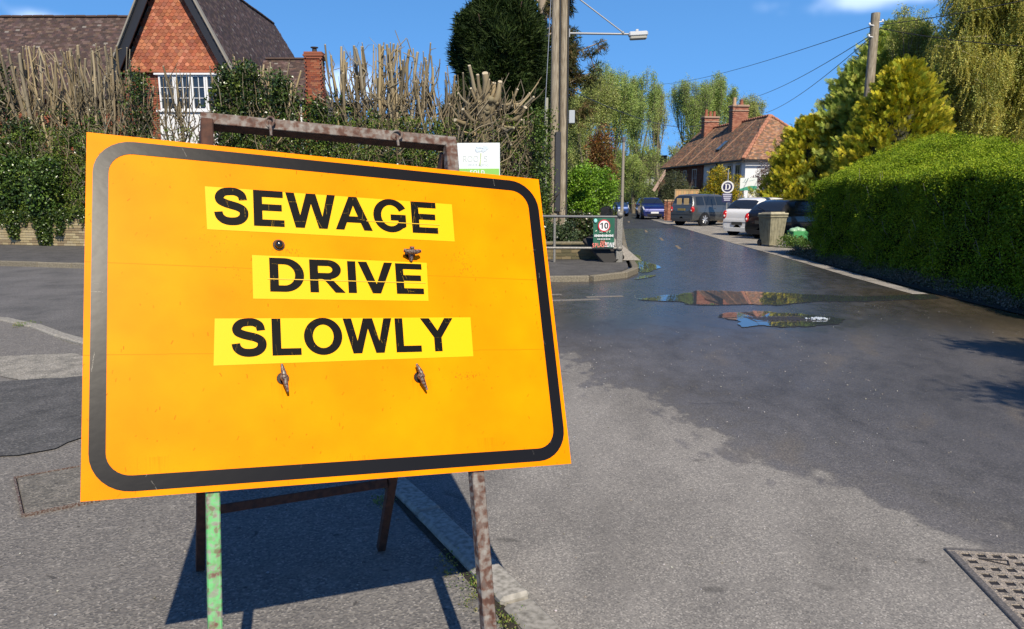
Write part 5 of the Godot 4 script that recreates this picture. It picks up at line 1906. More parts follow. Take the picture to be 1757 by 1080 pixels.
		for k in q[2]:
			g = Geo.new()
			var pp: Vector3 = P.call(q[0], top + .05, 2.4 + k * (.34 if q[2] == 3 else .55))
			var hh: float = .42 if k != 0 else .55
			g.tube([pp, pp + Vector3(0, hh * .8, 0), pp + Vector3(0, hh, 0)], [.14, .11, .13], 10)
			part("chimney_pot", g, mat(.5, .33, .2, .85) if k == 0 and q[2] == 2 else mat(.32, .11, .06, .85), ch)
	# smaller gabled cottage beyond and a timbered one
	var c2 := thing("gabled_cottage", "small cottage with steep pale bargeboards beyond the far end of the terrace", "house", Vector3(13.4, .02, -70), -.3)
	g = Geo.new()
	g.bx(1.2, 1.5, -2, 3.0, 3.0, 5)
	part("wall", g, mat(.13, .07, .05, .9), c2)
	g = Geo.new()
	slab(g, Vector3(-.6, 2.2, .8), Vector3(-.6, 2.2, -4.5), Vector3(1.2, 5.0, -4.5), Vector3(1.2, 5.0, .8), .12)
	slab(g, Vector3(3.0, 2.2, .8), Vector3(3.0, 2.2, -4.5), Vector3(1.2, 5.0, -4.5), Vector3(1.2, 5.0, .8), -.12)
	part("roof", g, mat(.22, .1, .07, .9), c2)
	g = Geo.new()
	g.bar(Vector3(-.65, 2.0, .85), Vector3(1.2, 5.0, .85), .28, .06, Vector3.BACK)
	g.bar(Vector3(3.05, 2.0, .85), Vector3(1.2, 5.0, .85), .28, .06, Vector3.BACK)
	part("bargeboards", g, mat(.5, .36, .3, .8), c2, "stuff")
	g = Geo.new()
	g.tri(Vector3(-.4, 2.3, .3), Vector3(2.8, 2.3, .3), Vector3(1.2, 4.7, .3))
	part("gable", g, mat(.03, .025, .025, .9), c2)
	var c3 := thing("timbered_house", "distant white house with black timbers among the trees at the road bend", "house", Vector3(15.8, .02, -96), -.2)
	g = Geo.new()
	g.bx(0, 2.0, 0, 5.5, 4.0, 4)
	part("wall", g, mat(.6, .6, .58, .9), c3)
	for k in 8:
		g = Geo.new()
		g.bx(-2.6 + k * .74, 2.0, 2.02, .2, 4.0, .06)
		part("timber", g, MT.black, c3)
	g = Geo.new()
	g.bx(0, 2.7, 2.03, 5.5, .2, .06)
	part("timber", g, MT.black, c3)
	g = Geo.new()
	slab(g, Vector3(-3, 4, 2.4), Vector3(3, 4, 2.4), Vector3(3, 6.4, 0), Vector3(-3, 6.4, 0), .12)
	slab(g, Vector3(-3, 4, -2.4), Vector3(3, 4, -2.4), Vector3(3, 6.4, 0), Vector3(-3, 6.4, 0), -.12)
	part("roof", g, mat(.06, .035, .03, .9), c3)

	# garden edge: shrubs, fence, brick wall
	var shr := [
		["grey_bush", "broad grey green bush in front of the brick cottages", Vector3(11.9, 0, -57.0), Vector3(2.1, 1.75, 1.3), 1.6, 2000, [Color(.1, .12, .05), Color(.14, .15, .07), Color(.07, .09, .035)], "m_far", .5],
		["forsythia_bush", "bright yellow flowering forsythia before the white cottage wall", Vector3(12.6, 0, -47.0), Vector3(1.25, 1.45, 1.0), 1.75, 1500, [Color(.55, .4, .01), Color(.62, .46, .02), Color(.2, .24, .02), Color(.08, .12, .02)], "m_leaf", 1.3],
		["plum_tree", "dark purple leaved plum with pale blossom against the white end wall", Vector3(15.0, 0, -46.2), Vector3(1.1, 1.7, 1.0), 2.4, 700, [Color(.06, .02, .022), Color(.1, .035, .035), Color(.4, .3, .3), Color(.045, .02, .02)], "m_leaf", 1.2],
		["green_bush", "rounded green bush with yellow tips right of the forsythia", Vector3(11.6, 0, -46.6), Vector3(.9, .9, .8), .9, 900, [Color(.08, .13, .02), Color(.2, .24, .03), Color(.3, .28, .02)], "m_leaf", 1.2],
		["conifer_shrub", "low dark green shrub under the yellow conifer behind the parked cars", Vector3(13.8, 0, -37.5), Vector3(1.3, 1.2, 1.0), 1.2, 1000, [Color(.04, .06, .015), Color(.1, .12, .03), Color(.14, .1, .03)], "m_leaf", 1.2]]
	for q in shr:
		var b := thing(q[0], q[1], "bush", q[2])
		blobs("leaves", b, MT[q[7]], MT.leaf, Vector3(0, q[4], 0), q[3], q[5], q[8] * .8, q[8] * 1.2, palette(q[6], .25), 8)
		g = Geo.new()
		g.col = Color(.14, .1, .07)
		for k in 6: g.tube([Vector3(rf(-.2, .2), 0, 0), Vector3(rf(-.8, .8) * q[3].x, q[4] + rf(0, .7) * q[3].y, rf(-.4, .4))], [.05, .015], 5)
		part("stems", g, MT.bark, b)
	var fe := thing("fence_panels", "new pale orange timber fence panels behind the grey car", "fence", Vector3(10.05, 0, -47.4), .05)
	for k in 9:
		g = Geo.new()
		g.bx(-.05 + k * .152, .96, rf(-.008, .008), .145, 1.85 + rf(-.01, .01), .02, .004)
		part("board", g, mat(.5 * rf(.85, 1.1), .33, .16, .8), fe)
	g = Geo.new()
	g.bx(.56, 1.92, 0, 1.4, .05, .07, .005)
	part("capping", g, mat(.55, .38, .2, .8), fe)
	for k in 2:
		g = Geo.new()
		g.bx(-.15 + k * 1.42, .98, -.05, .09, 1.96, .09, .006)
		part("post", g, mat(.4, .3, .18, .8), fe)
	var bw2 := thing("brick_garden_wall", "low red brick garden wall with stone cap left of the grey car", "wall", Vector3(10.55, 0, -50.5), .08)
	g = Geo.new()
	g.bx(.2, .62, 0, 1.8, 1.24, .22)
	part("mortar", g, mat(.3, .2, .15, .9), bw2)
	brick_field(bw2, Transform3D(Basis(), Vector3(-.7, 0, .1)), 1.8, 16, [Color(.33, .13, .08), Color(.4, .18, .11), Color(.27, .1, .06)], false)
	g = Geo.new()
	g.bx(.2, 1.29, 0, 1.9, .09, .3, .01)
	part("coping", g, mat(.48, .33, .18, .9), bw2)
	for k in 5:
		g = Geo.new()
		g.tube([Vector3(-.6 + k * .35, 0, .3), Vector3(-.6 + k * .35, 1.35, .3)], [.025, .025], 6)
		part("iron_post", g, MT.black, bw2)

	# boards on posts
	var dsg := thing("round_letter_sign", "round white and navy sign with a big letter D on a post", "sign", Vector3(11.05, 0, -40.2), -.22)
	var navy := mat(.02, .02, .09, .5)
	g = Geo.new()
	g.tube([Vector3(0, 0, -.05), Vector3(0, 2.9, -.05)], [.035, .035], 8)
	part("post", g, MT.galv, dsg)
	for q in [[.31, 0.0, MT.white], [.235, .012, navy]]:
		g = Geo.new()
		g.tube([Vector3(0, 2.02, q[1]), Vector3(0, 2.02, q[1] + .012)], [q[0], q[0]], 28)
		part("disc", g, q[2], dsg)
	text_mesh(dsg, "lettering", "D", .30, Transform3D(Basis(), Vector3(.0, 2.02, .027)), MT.white, true, true)
	g = Geo.new()
	g.bx(0, 1.48, 0, .5, .46, .014, .003)
	part("panel", g, mat(.03, .03, .1, .5), dsg)
	for k in 4:
		g = Geo.new()
		g.bx(0, 1.64 - k * .095, .01, .44 - k * .05, .06, .006)
		part("text_bar", g, mat(.5, .5, .62, .5), dsg)
	var es := thing("agent_board", "white and green estate agent board on a white post behind the white car", "sign board", Vector3(11.5, 0, -38.2), -.1)
	g = Geo.new()
	g.bx(.05, 1.2, -.04, .09, 2.4, .07, .005)
	part("post", g, mat(.7, .68, .6, .7), es)
	g = Geo.new()
	g.bx(0, 2.13, .02, .8, .6, .014, .002)
	part("board", g, mat(.76, .82, .82, .5), es)
	g = Geo.new()
	g.poly(PackedVector2Array([Vector2(-.4, 1.83), Vector2(.4, 1.83), Vector2(.4, 2.04), Vector2(.1, 2.05), Vector2(-.12, 2.0), Vector2(-.4, 1.9)]), Transform3D(), .0285, .002)
	part("green_wave", g, mat(.06, .34, .22, .5), es)
	for q in [[-.2, .0], [-.1, .01]]:
		g = Geo.new()
		g.tube([Vector3(q[0] - .08, 2.2, .031), Vector3(q[0], 2.24, .031), Vector3(q[0] + .05, 2.37, .031)], [.008, .012, .014], 5)
		part("script_stroke", g, mat(.1, .25, .28, .5), es)
	g = Geo.new()
	g.tube([Vector3(.02, 2.28, .031), Vector3(.12, 2.3, .031), Vector3(.3, 2.34, .031)], [.008, .012, .008], 5)
	part("script_stroke", g, mat(.35, .5, .52, .5), es)
	var nb := thing("notice_board", "small pale notice board right of the estate agent board", "sign board", Vector3(12.2, 0, -38.6), -.1)
	g = Geo.new()
	g.bx(0, 1.72, 0, .55, .42, .02, .003)
	part("board", g, mat(.62, .66, .58, .6), nb)
	g = Geo.new()
	g.bx(0, 1.74, .012, .5, .03, .004)
	part("line", g, mat(.1, .12, .1, .6), nb)
	for s in [-.2, .2]:
		g = Geo.new()
		g.bx(s, .76, -.02, .05, 1.52, .05)
		part("post", g, mat(.3, .28, .22, .8), nb)

# ---------------------------------------------------------------- cars
func car(called: String, label: String, at: Vector3, yaw: float, paint: Material, q: Dictionary) -> Node3D:
	var L: float = q.L
	var W: float = q.W * .5
	var H: float = q.H
	var o := thing(called, label, "car", at, yaw, "cars parked along the street")
	var yb: float = q.get("clear", .2)
	var belt: float = q.belt
	# centre line profile: along the length (rear to front), height
	var prof: Array = q.prof
	var zs := []
	var tops := []
	for i in prof.size():
		zs.append(prof[i][0] * L); tops.append(prof[i][1] * H)
	# refine
	var Z := []
	var T := []
	var cur := smooth(range(zs.size()).map(func(i): return Vector2(zs[i], tops[i])), 4)
	for p in cur:
		Z.append(p.x); T.append(p.y)
	var cols := 15
	var pts := []
	for i in Z.size():
		var e: float = absf(Z[i]) / (L * .5)
		var w := W * (1.0 - .13 * pow(clampf((e - .72) / .28, 0, 1), 2.0))
		var top: float = T[i]
		var bl := minf(belt, top - .015)
		var k := clampf((top - belt) / (H - belt), 0, 1)
		var wr := lerpf(w * .9, w * .68, k)
		var half := [Vector2(w * .8, yb), Vector2(w * .96, yb + .07), Vector2(w, lerpf(yb, bl, .5)), Vector2(w * .985, lerpf(yb, bl, .86)), Vector2(w * .945, bl), Vector2(wr, lerpf(bl, top, .86)), Vector2(wr * .78, lerpf(bl, top, .975)), Vector2(0, top)]
		for c in 8: pts.append(Vector3(half[c].x, half[c].y, Z[i]))
		for c in 7: pts.append(Vector3(-half[6 - c].x, half[6 - c].y, Z[i]))
	var rows := Z.size()
	# close the ends
	var all := []
	for c in cols: all.append(Vector3(0, .5, Z[0] - .014))
	for c in cols: all.append(Vector3(pts[c].x * .3, lerpf(pts[c].y, .5, .5), Z[0] - .012))
	for c in cols: all.append(Vector3(pts[c].x * .9, lerpf(pts[c].y, .5, .07), Z[0] - .012))
	all.append_array(pts)
	for c in cols: all.append(Vector3(pts[(rows - 1) * cols + c].x * .9, lerpf(pts[(rows - 1) * cols + c].y, .45, .07), Z[rows - 1] + .012))
	for c in cols: all.append(Vector3(pts[(rows - 1) * cols + c].x * .3, lerpf(pts[(rows - 1) * cols + c].y, .45, .5), Z[rows - 1] + .012))
	for c in cols: all.append(Vector3(0, .45, Z[rows - 1] + .014))
	var g := Geo.new()
	g.grid(all, cols, Vector3(0, H * .45, 0))
	g.bx(0, yb + .02, 0, W * 1.5, .06, L * .9)
	part("body", g, paint, o)
	var S := func(z: float, c: float) -> Vector3:
		var i := 0
		while i < rows - 2 and Z[i + 1] < z: i += 1
		var f := clampf((z - Z[i]) / maxf(Z[i + 1] - Z[i], .0001), 0, 1)
		var c0 := int(c)
		var c1 := mini(c0 + 1, cols - 1)
		var a: Vector3 = pts[i * cols + c0].lerp(pts[i * cols + c1], c - c0)
		var b: Vector3 = pts[(i + 1) * cols + c0].lerp(pts[(i + 1) * cols + c1], c - c0)
		return a.lerp(b, f)
	# patch over the body: z from a.x to a.y at column c0, from b.x to b.y at column c1
	var patch := func(c0: float, a: Vector2, c1: float, b: Vector2, off: float) -> Geo:
		var pg := Geo.new()
		var gp := []
		for j in 9:
			var f := j / 8.0
			for i in 9:
				var z := lerpf(lerpf(a.x, b.x, f), lerpf(a.y, b.y, f), i / 8.0)
				var c := lerpf(c0, c1, f)
				var p: Vector3 = S.call(z, c)
				var n := (S.call(z, minf(c + .25, 13.99)) - S.call(z, maxf(c - .25, 0))).cross(S.call(z + .03, c) - S.call(z - .03, c)) as Vector3
				n = n.normalized()
				if n.dot(p - Vector3(0, H * .4, z * .6)) < 0: n = -n
				gp.append(p + n * off)
		pg.grid(gp, 9, Vector3(0, H * .4, 0))
		return pg
	var gl: Material = MT.darkglass
	for s in [0, 1]:
		for wq in q.side:       # [z0 low, z1 low, z0 high, z1 high]
			var c0 := 4.12 if s == 0 else 9.88
			var c1 := 4.92 if s == 0 else 9.08
			part("side_window", patch.call(c0, Vector2(wq[0], wq[1]) * L, c1, Vector2(wq[2], wq[3]) * L, .008), gl, o)
	var rw: Array = q.rear
	part("rear_window", patch.call(5.0, Vector2(rw[0], rw[1]) * L, 9.0, Vector2(rw[0], rw[1]) * L, .008), gl, o)
	var ww: Array = q.wind
	part("windscreen", patch.call(5.0, Vector2(ww[0], ww[1]) * L, 9.0, Vector2(ww[0], ww[1]) * L, .008), gl, o)
	# lamps
	for s in [0, 1]:
		var tl: Array = q.tail
		var c0: float = tl[0] if s == 0 else 14.0 - tl[0]
		var c1: float = tl[1] if s == 0 else 14.0 - tl[1]
		var sx0 := 1.0 if s == 0 else -1.0
		var tp := Vector3(W * .80 * sx0, belt - .16, -L * .5 + .055)
		g = Geo.new()
		g.ball(tp, Vector3(.11, .18, .11), 12, 10)
		var lm := part("tail_light", g, mat(.5, .015, .015, .15), o)
		g = Geo.new()
		g.ball(tp + Vector3(-.02 * sx0, -.04, -.095), Vector3(.05, .05, .02), 8, 6)
		part("reversing_lens", g, mat(.75, .7, .68, .1), lm)
		var hl: Array = q.head
		c0 = hl[0] if s == 0 else 14.0 - hl[0]
		c1 = hl[1] if s == 0 else 14.0 - hl[1]
		part("headlight", patch.call(c0, Vector2(hl[2], hl[3]) * L, c1, Vector2(hl[2], hl[3]) * L, .012), mat(.72, .74, .76, .08), o)
	# plates, grille, bumpers
	g = Geo.new()
	g.bx(0, q.plate_r, -L * .5 - .03, .52, .115, .03, .003)
	part("rear_plate", g, q.get("plate", mat(.3, .23, .07, .5)), o)
	g = Geo.new()
	g.bx(0, q.plate_f, L * .5 + .03, .52, .115, .03, .003)
	part("front_plate", g, mat(.75, .76, .76, .5), o)
	g = Geo.new()
	g.bx(0, yb + .12, L * .5 + .008, W * 1.2, .13, .02, .006)
	part("grille", g, MT.black, o)
	g = Geo.new()
	g.bx(0, yb + .06, -L * .5 - .008, W * 1.5, .16, .03, .01)
	part("rear_bumper", g, q.bumper, o)
	# shut line of the tailgate and bumper top
	g = Geo.new()
	g.bx(0, yb + .34, -L * .5 - .014, W * 1.62, .012, .02)
	part("bumper_gap", g, MT.black, o)
	# wheels
	var r: float = q.wr
	var tyre := mat(.014, .014, .015, .85)
	var alloy := mat(.52, .53, .55, .35, .5)
	for sx in [-1.0, 1.0]:
		for zz in q.axles:
			g = Geo.new()
			g.tube([Vector3((W - .12) * sx, r, zz), Vector3((W + .004) * sx, r, zz)], [r * 1.14, r * 1.14], 22)
			part("wheel_arch", g, MT.black, o)
			g = Geo.new()
			g.tube([Vector3((W - .2) * sx, r, zz), Vector3((W - .02) * sx, r, zz), Vector3((W + .012) * sx, r, zz)], [r, r, r * .93], 22)
			var wh := part("wheel", g, tyre, o)
			g = Geo.new()
			g.tube([Vector3((W + .0) * sx, r, zz), Vector3((W + .016) * sx, r, zz)], [r * .66, r * .64], 20)
			part("rim_disc", g, mat(.05, .05, .055, .6), wh)
			for k in 7:
				g = Geo.new()
				var a := TAU * k / 7.0 + .2
				g.bar(Vector3((W + .02) * sx, r, zz), Vector3((W + .02) * sx, r + cos(a) * r * .64, zz + sin(a) * r * .64), .05, .016, Vector3.RIGHT, .004)
				part("spoke", g, alloy, wh)
	# mirrors
	for sx in [-1.0, 1.0]:
		g = Geo.new()
		g.ball(Vector3((W + .1) * sx, belt + .06, ww[1] * L - .12), Vector3(.1, .075, .06), 10, 8)
		part("door_mirror", g, paint, o)
		for dz in q.doors:
			g = Geo.new()
			g.bx((W + .004) * sx, belt - .1, dz * L, .02, .025, .16, .006)
			part("door_handle", g, paint, o)
	# wiper and badge at the back
	g = Geo.new()
	var wp: Vector3 = S.call(rw[0] * L + .02, 7.0)
	g.bar(wp + Vector3(0, .0, -.03), wp + Vector3(.32, .1, -.02), .02, .012)
	part("rear_wiper", g, MT.black, o)
	return o

func paint_mat(r: float, g: float, b: float, metal := 0.3) -> StandardMaterial3D:
	var m := mat(r, g, b, .35, metal)
	m.clearcoat_enabled = true
	m.clearcoat = 1.0
	m.clearcoat_roughness = 0.03
	return m

func build_cars() -> void:
	var hatch := [[-.5, .5], [-.498, .6], [-.485, .66], [-.455, .8], [-.415, .945], [-.36, .985], [-.2, 1.0], [-.02, .99], [.06, .95], [.235, .70], [.26, .675], [.38, .625], [.45, .56], [.487, .48], [.5, .38]]
	var base := {"L": 3.95, "W": 1.70, "H": 1.48, "belt": .93, "prof": hatch, "side": [[-.33, -.10, -.27, -.10], [-.085, .15, -.085, .04]], "rear": [-.478, -.43], "wind": [.075, .225], "tail": [3.2, 4.7, -.497, -.455], "head": [3.3, 4.6, .415, .492], "plate_r": .62, "plate_f": .46, "bumper": MT.black, "wr": .30, "axles": [-1.22, 1.26], "doors": [-.12, .1]}
	var blue := base.duplicate()
	blue.bumper = MT.black
	car("parked_car", "dark blue hatchback facing the camera near the bend", Vector3(9.75, .0, -54.8), -.04, paint_mat(.012, .02, .12), blue)
	var suv := base.duplicate()
	suv.merge({"L": 4.22, "W": 1.79, "H": 1.68, "belt": 1.02, "wr": .34, "clear": .26, "axles": [-1.3, 1.28], "prof": [[-.5, .55], [-.499, .62], [-.492, .7], [-.475, .84], [-.455, .95], [-.4, .985], [-.2, 1.0], [0, .99], [.1, .95], [.235, .72], [.26, .69], [.4, .64], [.46, .58], [.49, .5], [.5, .4]],
		"side": [[-.44, -.30, -.42, -.30], [-.28, -.08, -.28, -.08], [-.065, .16, -.065, .075]], "rear": [-.49, -.462], "wind": [.11, .225], "tail": [3.1, 4.7, -.499, -.465], "plate_r": .86, "bumper": mat(.05, .052, .055, .6)}, true)
	var s := car("parked_car", "dark grey boxy estate parked at an angle, its side towards the road", Vector3(10.75, .0, -42.7), deg_to_rad(125), paint_mat(.085, .092, .098), suv)
	# things seen through its rear window
	for k in 2:
		var g := Geo.new()
		g.bx(-.28 + k * .5, 1.28, -2.085, .34, .34, .012, .004)
		part("sunshade", g, mat(.62, .45, .22, .8), s)
	var white := base.duplicate()
	white.merge({"L": 3.72, "W": 1.66, "H": 1.52, "belt": .98, "axles": [-1.15, 1.28], "prof": [[-.5, .44], [-.497, .57], [-.484, .65], [-.45, .735], [-.405, .86], [-.355, .945], [-.29, .98], [-.13, 1.0], [.02, .985], [.1, .94], [.25, .71], [.28, .68], [.4, .62], [.46, .55], [.49, .46], [.5, .37]], "tail": [3.3, 4.8, -.49, -.44], "rear": [-.465, -.37], "plate_r": .5, "bumper": mat(.62, .63, .63, .5), "plate": mat(.06, .06, .055, .5), "wind": [.11, .24]}, true)
	car("parked_car", "white small hatchback seen from behind, nose towards the cottages", Vector3(10.45, .0, -31.8), deg_to_rad(124), paint_mat(.88, .88, .88, 0.0), white)
	var black := base.duplicate()
	black.merge({"prof": [[-.5, .44], [-.497, .57], [-.484, .65], [-.45, .745], [-.405, .87], [-.355, .95], [-.29, .985], [-.13, 1.0], [.02, .985], [.1, .94], [.25, .71], [.28, .68], [.4, .62], [.46, .55], [.49, .46], [.5, .37]], "rear": [-.465, -.37], "wind": [.11, .24], "L": 4.3, "W": 1.76, "H": 1.46, "belt": .92, "plate": mat(.06, .06, .055, .5), "axles": [-1.3, 1.35]}, true)
	car("parked_car", "black hatchback parked between the white car and the wheelie bins", Vector3(10.9, .0, -29.3), deg_to_rad(120), paint_mat(.012, .012, .014), black)
	var far := base.duplicate()
	car("parked_car", "black car half hidden behind the dark blue hatchback", Vector3(11.2, .0, -62.5), .15, paint_mat(.015, .016, .018), far)
	car("parked_car", "small blue car far up the street left of the lamp post", Vector3(8.2, .02, -63.0), .1, paint_mat(.02, .06, .2), far)

# ---------------------------------------------------------------- right hand side: bins, hedge, conifers, willow, telegraph pole
func front_x(z: float) -> float:
	return 7.32 - (z + 11.2) * .058

func build_right_side() -> void:
	# wheelie bins
	var bm := tri_tex(mat(.62, .58, .46, .7), MT.soft, .8, false)
	bm.albedo_color = lin(.34, .315, .21)
	var src: Node3D
	for q in [[8.16, -24.35, .25, "khaki wheelie bin at the road edge between the black car and the hedge"]]:
		src = thing("wheelie_bin", q[3], "bin", Vector3(q[0], .01, q[1]), q[2])
		var g := Geo.new()
		var a := [Vector3(-.22, .04, -.26), Vector3(.22, .04, -.26), Vector3(.22, .04, .24), Vector3(-.22, .04, .24)]
		var b := [Vector3(-.285, .94, -.36), Vector3(.285, .94, -.36), Vector3(.285, .94, .33), Vector3(-.285, .94, .33)]
		for k in 4:
			var k2 := (k + 1) % 4
			g.quad(a[k], a[k2], b[k2], b[k])
		g.quad(a[0], a[1], a[2], a[3])
		g.bx(0, .925, -.015, .615, .06, .74, .012)
		part("tub", g, bm, src)
		for k in 5:
			g = Geo.new()
			g.bar(Vector3(-.18 + k * .09, .1, .252), Vector3(-.23 + k * .115, .88, .327), .02, .012, Vector3.BACK, .004)
			part("rib", g, bm, src)
			g = Geo.new()
			g.bar(Vector3(-.225, .1, -.2 + k * .1), Vector3(-.285, .88, -.28 + k * .13), .02, .012, Vector3.RIGHT, .004)
			part("rib", g, bm, src)
		g = Geo.new()
		g.box(Vector3(.63, .06, .74), Transform3D(Basis(Vector3.RIGHT, -.04), Vector3(0, .99, 0)), .022)
		g.box(Vector3(.5, .05, .55), Transform3D(Basis(Vector3.RIGHT, -.04), Vector3(0, 1.03, 0)), .022)
		part("lid", g, tri_tex(mat(1, 1, 1, .65), MT.soft, .9, false), src).material_override.albedo_color = lin(.5, .46, .32)
		g = Geo.new()
		g.tube([Vector3(-.26, 1.0, -.41), Vector3(.26, 1.0, -.41)], [.018, .018], 8)
		part("handle", g, bm, src)
		for s in [-1.0, 1.0]:
			g = Geo.new()
			g.tube([Vector3(.2 * s, .1, -.3), Vector3(.26 * s, .1, -.3)], [.1, .1], 14)
			part("wheel", g, MT.black, src)
	# green recycling boxes and weeds
	var rb := thing("recycling_box", "open green recycling box full of bags between bin and hedge", "recycling box", Vector3(9.05, .01, -24.6), .2)
	var gm := mat(.06, .3, .1, .5)
	var g := Geo.new()
	for e in [[0, -.2, .5, .02], [0, .2, .5, .02], [-.25, 0, .02, .38], [.25, 0, .02, .38]]: g.bx(e[0], .34, e[1], e[2], .24, e[3], .006)
	g.bx(0, .2, 0, .5, .04, .4)
	part("tub", g, gm, rb)
	for k in 3:
		g = Geo.new()
		g.ball(Vector3(-.14 + k * .14, .46 + .03 * (k % 2), rf(-.05, .05)), Vector3(.13, .1, .14), 10, 8)
		part("bag", g, mat(.3, .5, .32, .35), rb)
	g = Geo.new()
	g.bx(0, .09, 0, .52, .18, .42, .02)
	part("lower_crate", g, mat(.05, .2, .08, .6), rb)
	var wd := thing("weed_patch", "low green weeds at the hedge foot beside the wheelie bin", "weeds", Vector3(8.75, .0, -23.6))
	blobs("leaves", wd, MT.m_leaf, MT.leaf, Vector3(0, .16, 0), Vector3(.6, .25, .4), 260, .6, 1.0, palette([Color(.1, .18, .03), Color(.16, .24, .05), Color(.07, .12, .02)], .3), 5)

	# clipped hedge
	var h := thing("clipped_hedge", "long clipped green hedge with a domed sunlit top along the right side of the road", "hedge", Vector3.ZERO)
	var ridge := func(z: float) -> float:
		var zz := [-20.6, -19.9, -18.6, -16.8, -15.0, -13.0, -11.0, -4.0]
		var yy := [2.5, 2.95, 2.95, 2.7, 2.42, 2.3, 2.25, 2.2]
		for i in 7:
			if z <= zz[i + 1]: return lerpf(yy[i], yy[i + 1], clampf((z - zz[i]) / (zz[i + 1] - zz[i]), 0, 1))
		return 2.3
	# section: returns the surface point for u in 0..1 (foot, shoulder, crest, back)
	var sec := func(z: float, u: float) -> Vector3:
		var x0 := front_x(z)
		var rd: float = ridge.call(z)
		var sh: float = minf(1.93 + .05 * sin(z * 1.3), rd - .1)
		if z < -20.0: x0 += (-20.0 - z) * .5
		if u < .5: return Vector3(x0 - .05 + .16 * (u / .5) * (u / .5) + .07 * sin(z * 2.1 + u * 7.0) + .05 * sin(z * 4.7 - u * 15.0), u / .5 * sh, z)
		if u < .85:
			var f := (u - .5) / .35
			return Vector3(x0 + .11 + f * 2.4, lerpf(sh, rd, pow(f, .92)) + (.07 * sin(z * 2.9 + f * 5.0) + .05 * sin(z * 5.3 - f * 8.0)) * sin(f * PI), z)
		var f2 := (u - .85) / .15
		return Vector3(x0 + 2.51 + f2 * .7, lerpf(rd, .5, f2), z)
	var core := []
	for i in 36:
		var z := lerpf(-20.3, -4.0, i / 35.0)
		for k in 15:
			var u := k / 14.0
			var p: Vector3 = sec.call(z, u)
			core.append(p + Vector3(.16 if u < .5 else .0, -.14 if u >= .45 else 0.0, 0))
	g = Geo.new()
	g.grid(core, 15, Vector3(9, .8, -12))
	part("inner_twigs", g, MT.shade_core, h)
	var ts := []
	for k in 23000:
		var f := rng.randf()
		var z := lerpf(-20.5, -8.0, f) if k % 12 else rf(-8, -4)
		var u := rf(.0, .5) if k % 5 < 2 else (rf(.42, .86) if k % 50 else rf(.86, 1))
		var p: Vector3 = sec.call(z, u)
		var n := Vector3(-1, .12, 0) if u < .47 else Vector3(-.45, 1, 0)
		p += n.normalized() * rf(-.1, .05) + Vector3(rf(-.03, .03), rf(-.03, .03), 0)
		ts.append(aim(p, n + rdir(rng) * .75, rf(.8, 1.35), rf(0, TAU)))
	for k in 2200:     # the end by the bins
		var y := rf(.0, 1.9)
		ts.append(aim(Vector3(7.95 + rf(-.2, 2.2), y, -20.5 + rf(-.12, .15)), Vector3(rf(-.6, .2), .1, -1) + rdir(rng) * .5, rf(.8, 1.3), rf(0, TAU)))
	multi("leaves", MT.m_small, MT.hedge_leaf, ts, palette([Color(.19, .3, .012), Color(.26, .38, .016), Color(.13, .22, .012), Color(.32, .42, .025), Color(.1, .16, .012)], .3), h)
	# upright young shoots on top
	ts = []
	for k in 5200:
		var z := rf(-20.4, -8)
		var u := rf(.44, .85)
		var p: Vector3 = sec.call(z, u)
		var tall := .1 + .14 * (.5 + .5 * sin(z * 3.1 + u * 17.0)) * (.5 + .5 * sin(z * 1.1 - u * 9.0))
		ts.append(aim(p + Vector3(rf(-.03, .03), rf(.0, tall), 0), Vector3(rf(-.3, .3), 1, rf(-.3, .3)), rf(.6, 1.1), rf(0, TAU)))
	multi("young_shoots", MT.m_small, MT.hedge_leaf, ts, palette([Color(.32, .43, .02), Color(.4, .48, .03), Color(.22, .33, .016)], .25), h)
	g = Geo.new()
	for k in 60:
		g.col = Color(.3, .26, .2) * rf(.6, 1.2)
		var z := rf(-21, -9)
		var p: Vector3 = sec.call(z, rf(.02, .48))
		g.tube([p + Vector3(.1, -.1, 0), p + Vector3(-.03, .06, .02), p + Vector3(rf(-.08, -.02), rf(.1, .3), rf(-.1, .1))], [.006, .005, .003], 4, false)
	part("twigs", g, MT.bark, h, "stuff")
	# fallen leaves and ivy at the foot
	var lt := thing("leaf_litter", "grey brown leaf litter and creeping ivy along the foot of the clipped hedge", "leaf litter")
	ts = []
	for k in 2600:
		var z := rf(-21.5, -8.0)
		var d := absf(rng.randfn(0, .14))
		ts.append(aim(Vector3(front_x(z) - .02 - d, .02 + rf(0, .22) * exp(-d * 6.0), z), Vector3(rf(-.6, 0), 1, rf(-.5, .5)), rf(.6, 1.1), rf(0, TAU)))
	multi("leaves", MT.m_small, MT.tint, ts, palette([Color(.12, .095, .06), Color(.17, .14, .1), Color(.07, .09, .03), Color(.22, .19, .14)], .3), lt)

	# conifers
	cypress("golden_cypress", "golden yellow cypress bush behind the black hatchback, left of the hedge", Vector3(13.1, 0, -34.2), 5.0, 2.35, 11000, [Color(.56, .5, .035), Color(.66, .58, .06), Color(.42, .42, .035), Color(.28, .33, .03)], .75, .5)
	cypress("golden_cypress", "golden yellow cypress with pointed sprays in front of the telegraph pole", Vector3(12.0, 0, -24.6), 5.7, 2.1, 11000, [Color(.56, .5, .035), Color(.66, .58, .06), Color(.42, .42, .035), Color(.28, .33, .03)], .65, .6)
	cypress("green_cypress", "tall dark green cypress with nodding tips behind the golden ones", Vector3(16.0, 0, -33.5), 8.6, 4.1, 20000, [Color(.34, .43, .09), Color(.42, .5, .11), Color(.52, .54, .13), Color(.24, .32, .07)], .95, .6)
	cypress("green_cypress", "olive green cypress between the willow and the telegraph pole", Vector3(14.4, 0, -30.5), 7.0, 2.3, 9000, [Color(.25, .31, .05), Color(.34, .38, .06), Color(.48, .46, .07), Color(.17, .22, .04)], .85, .9)

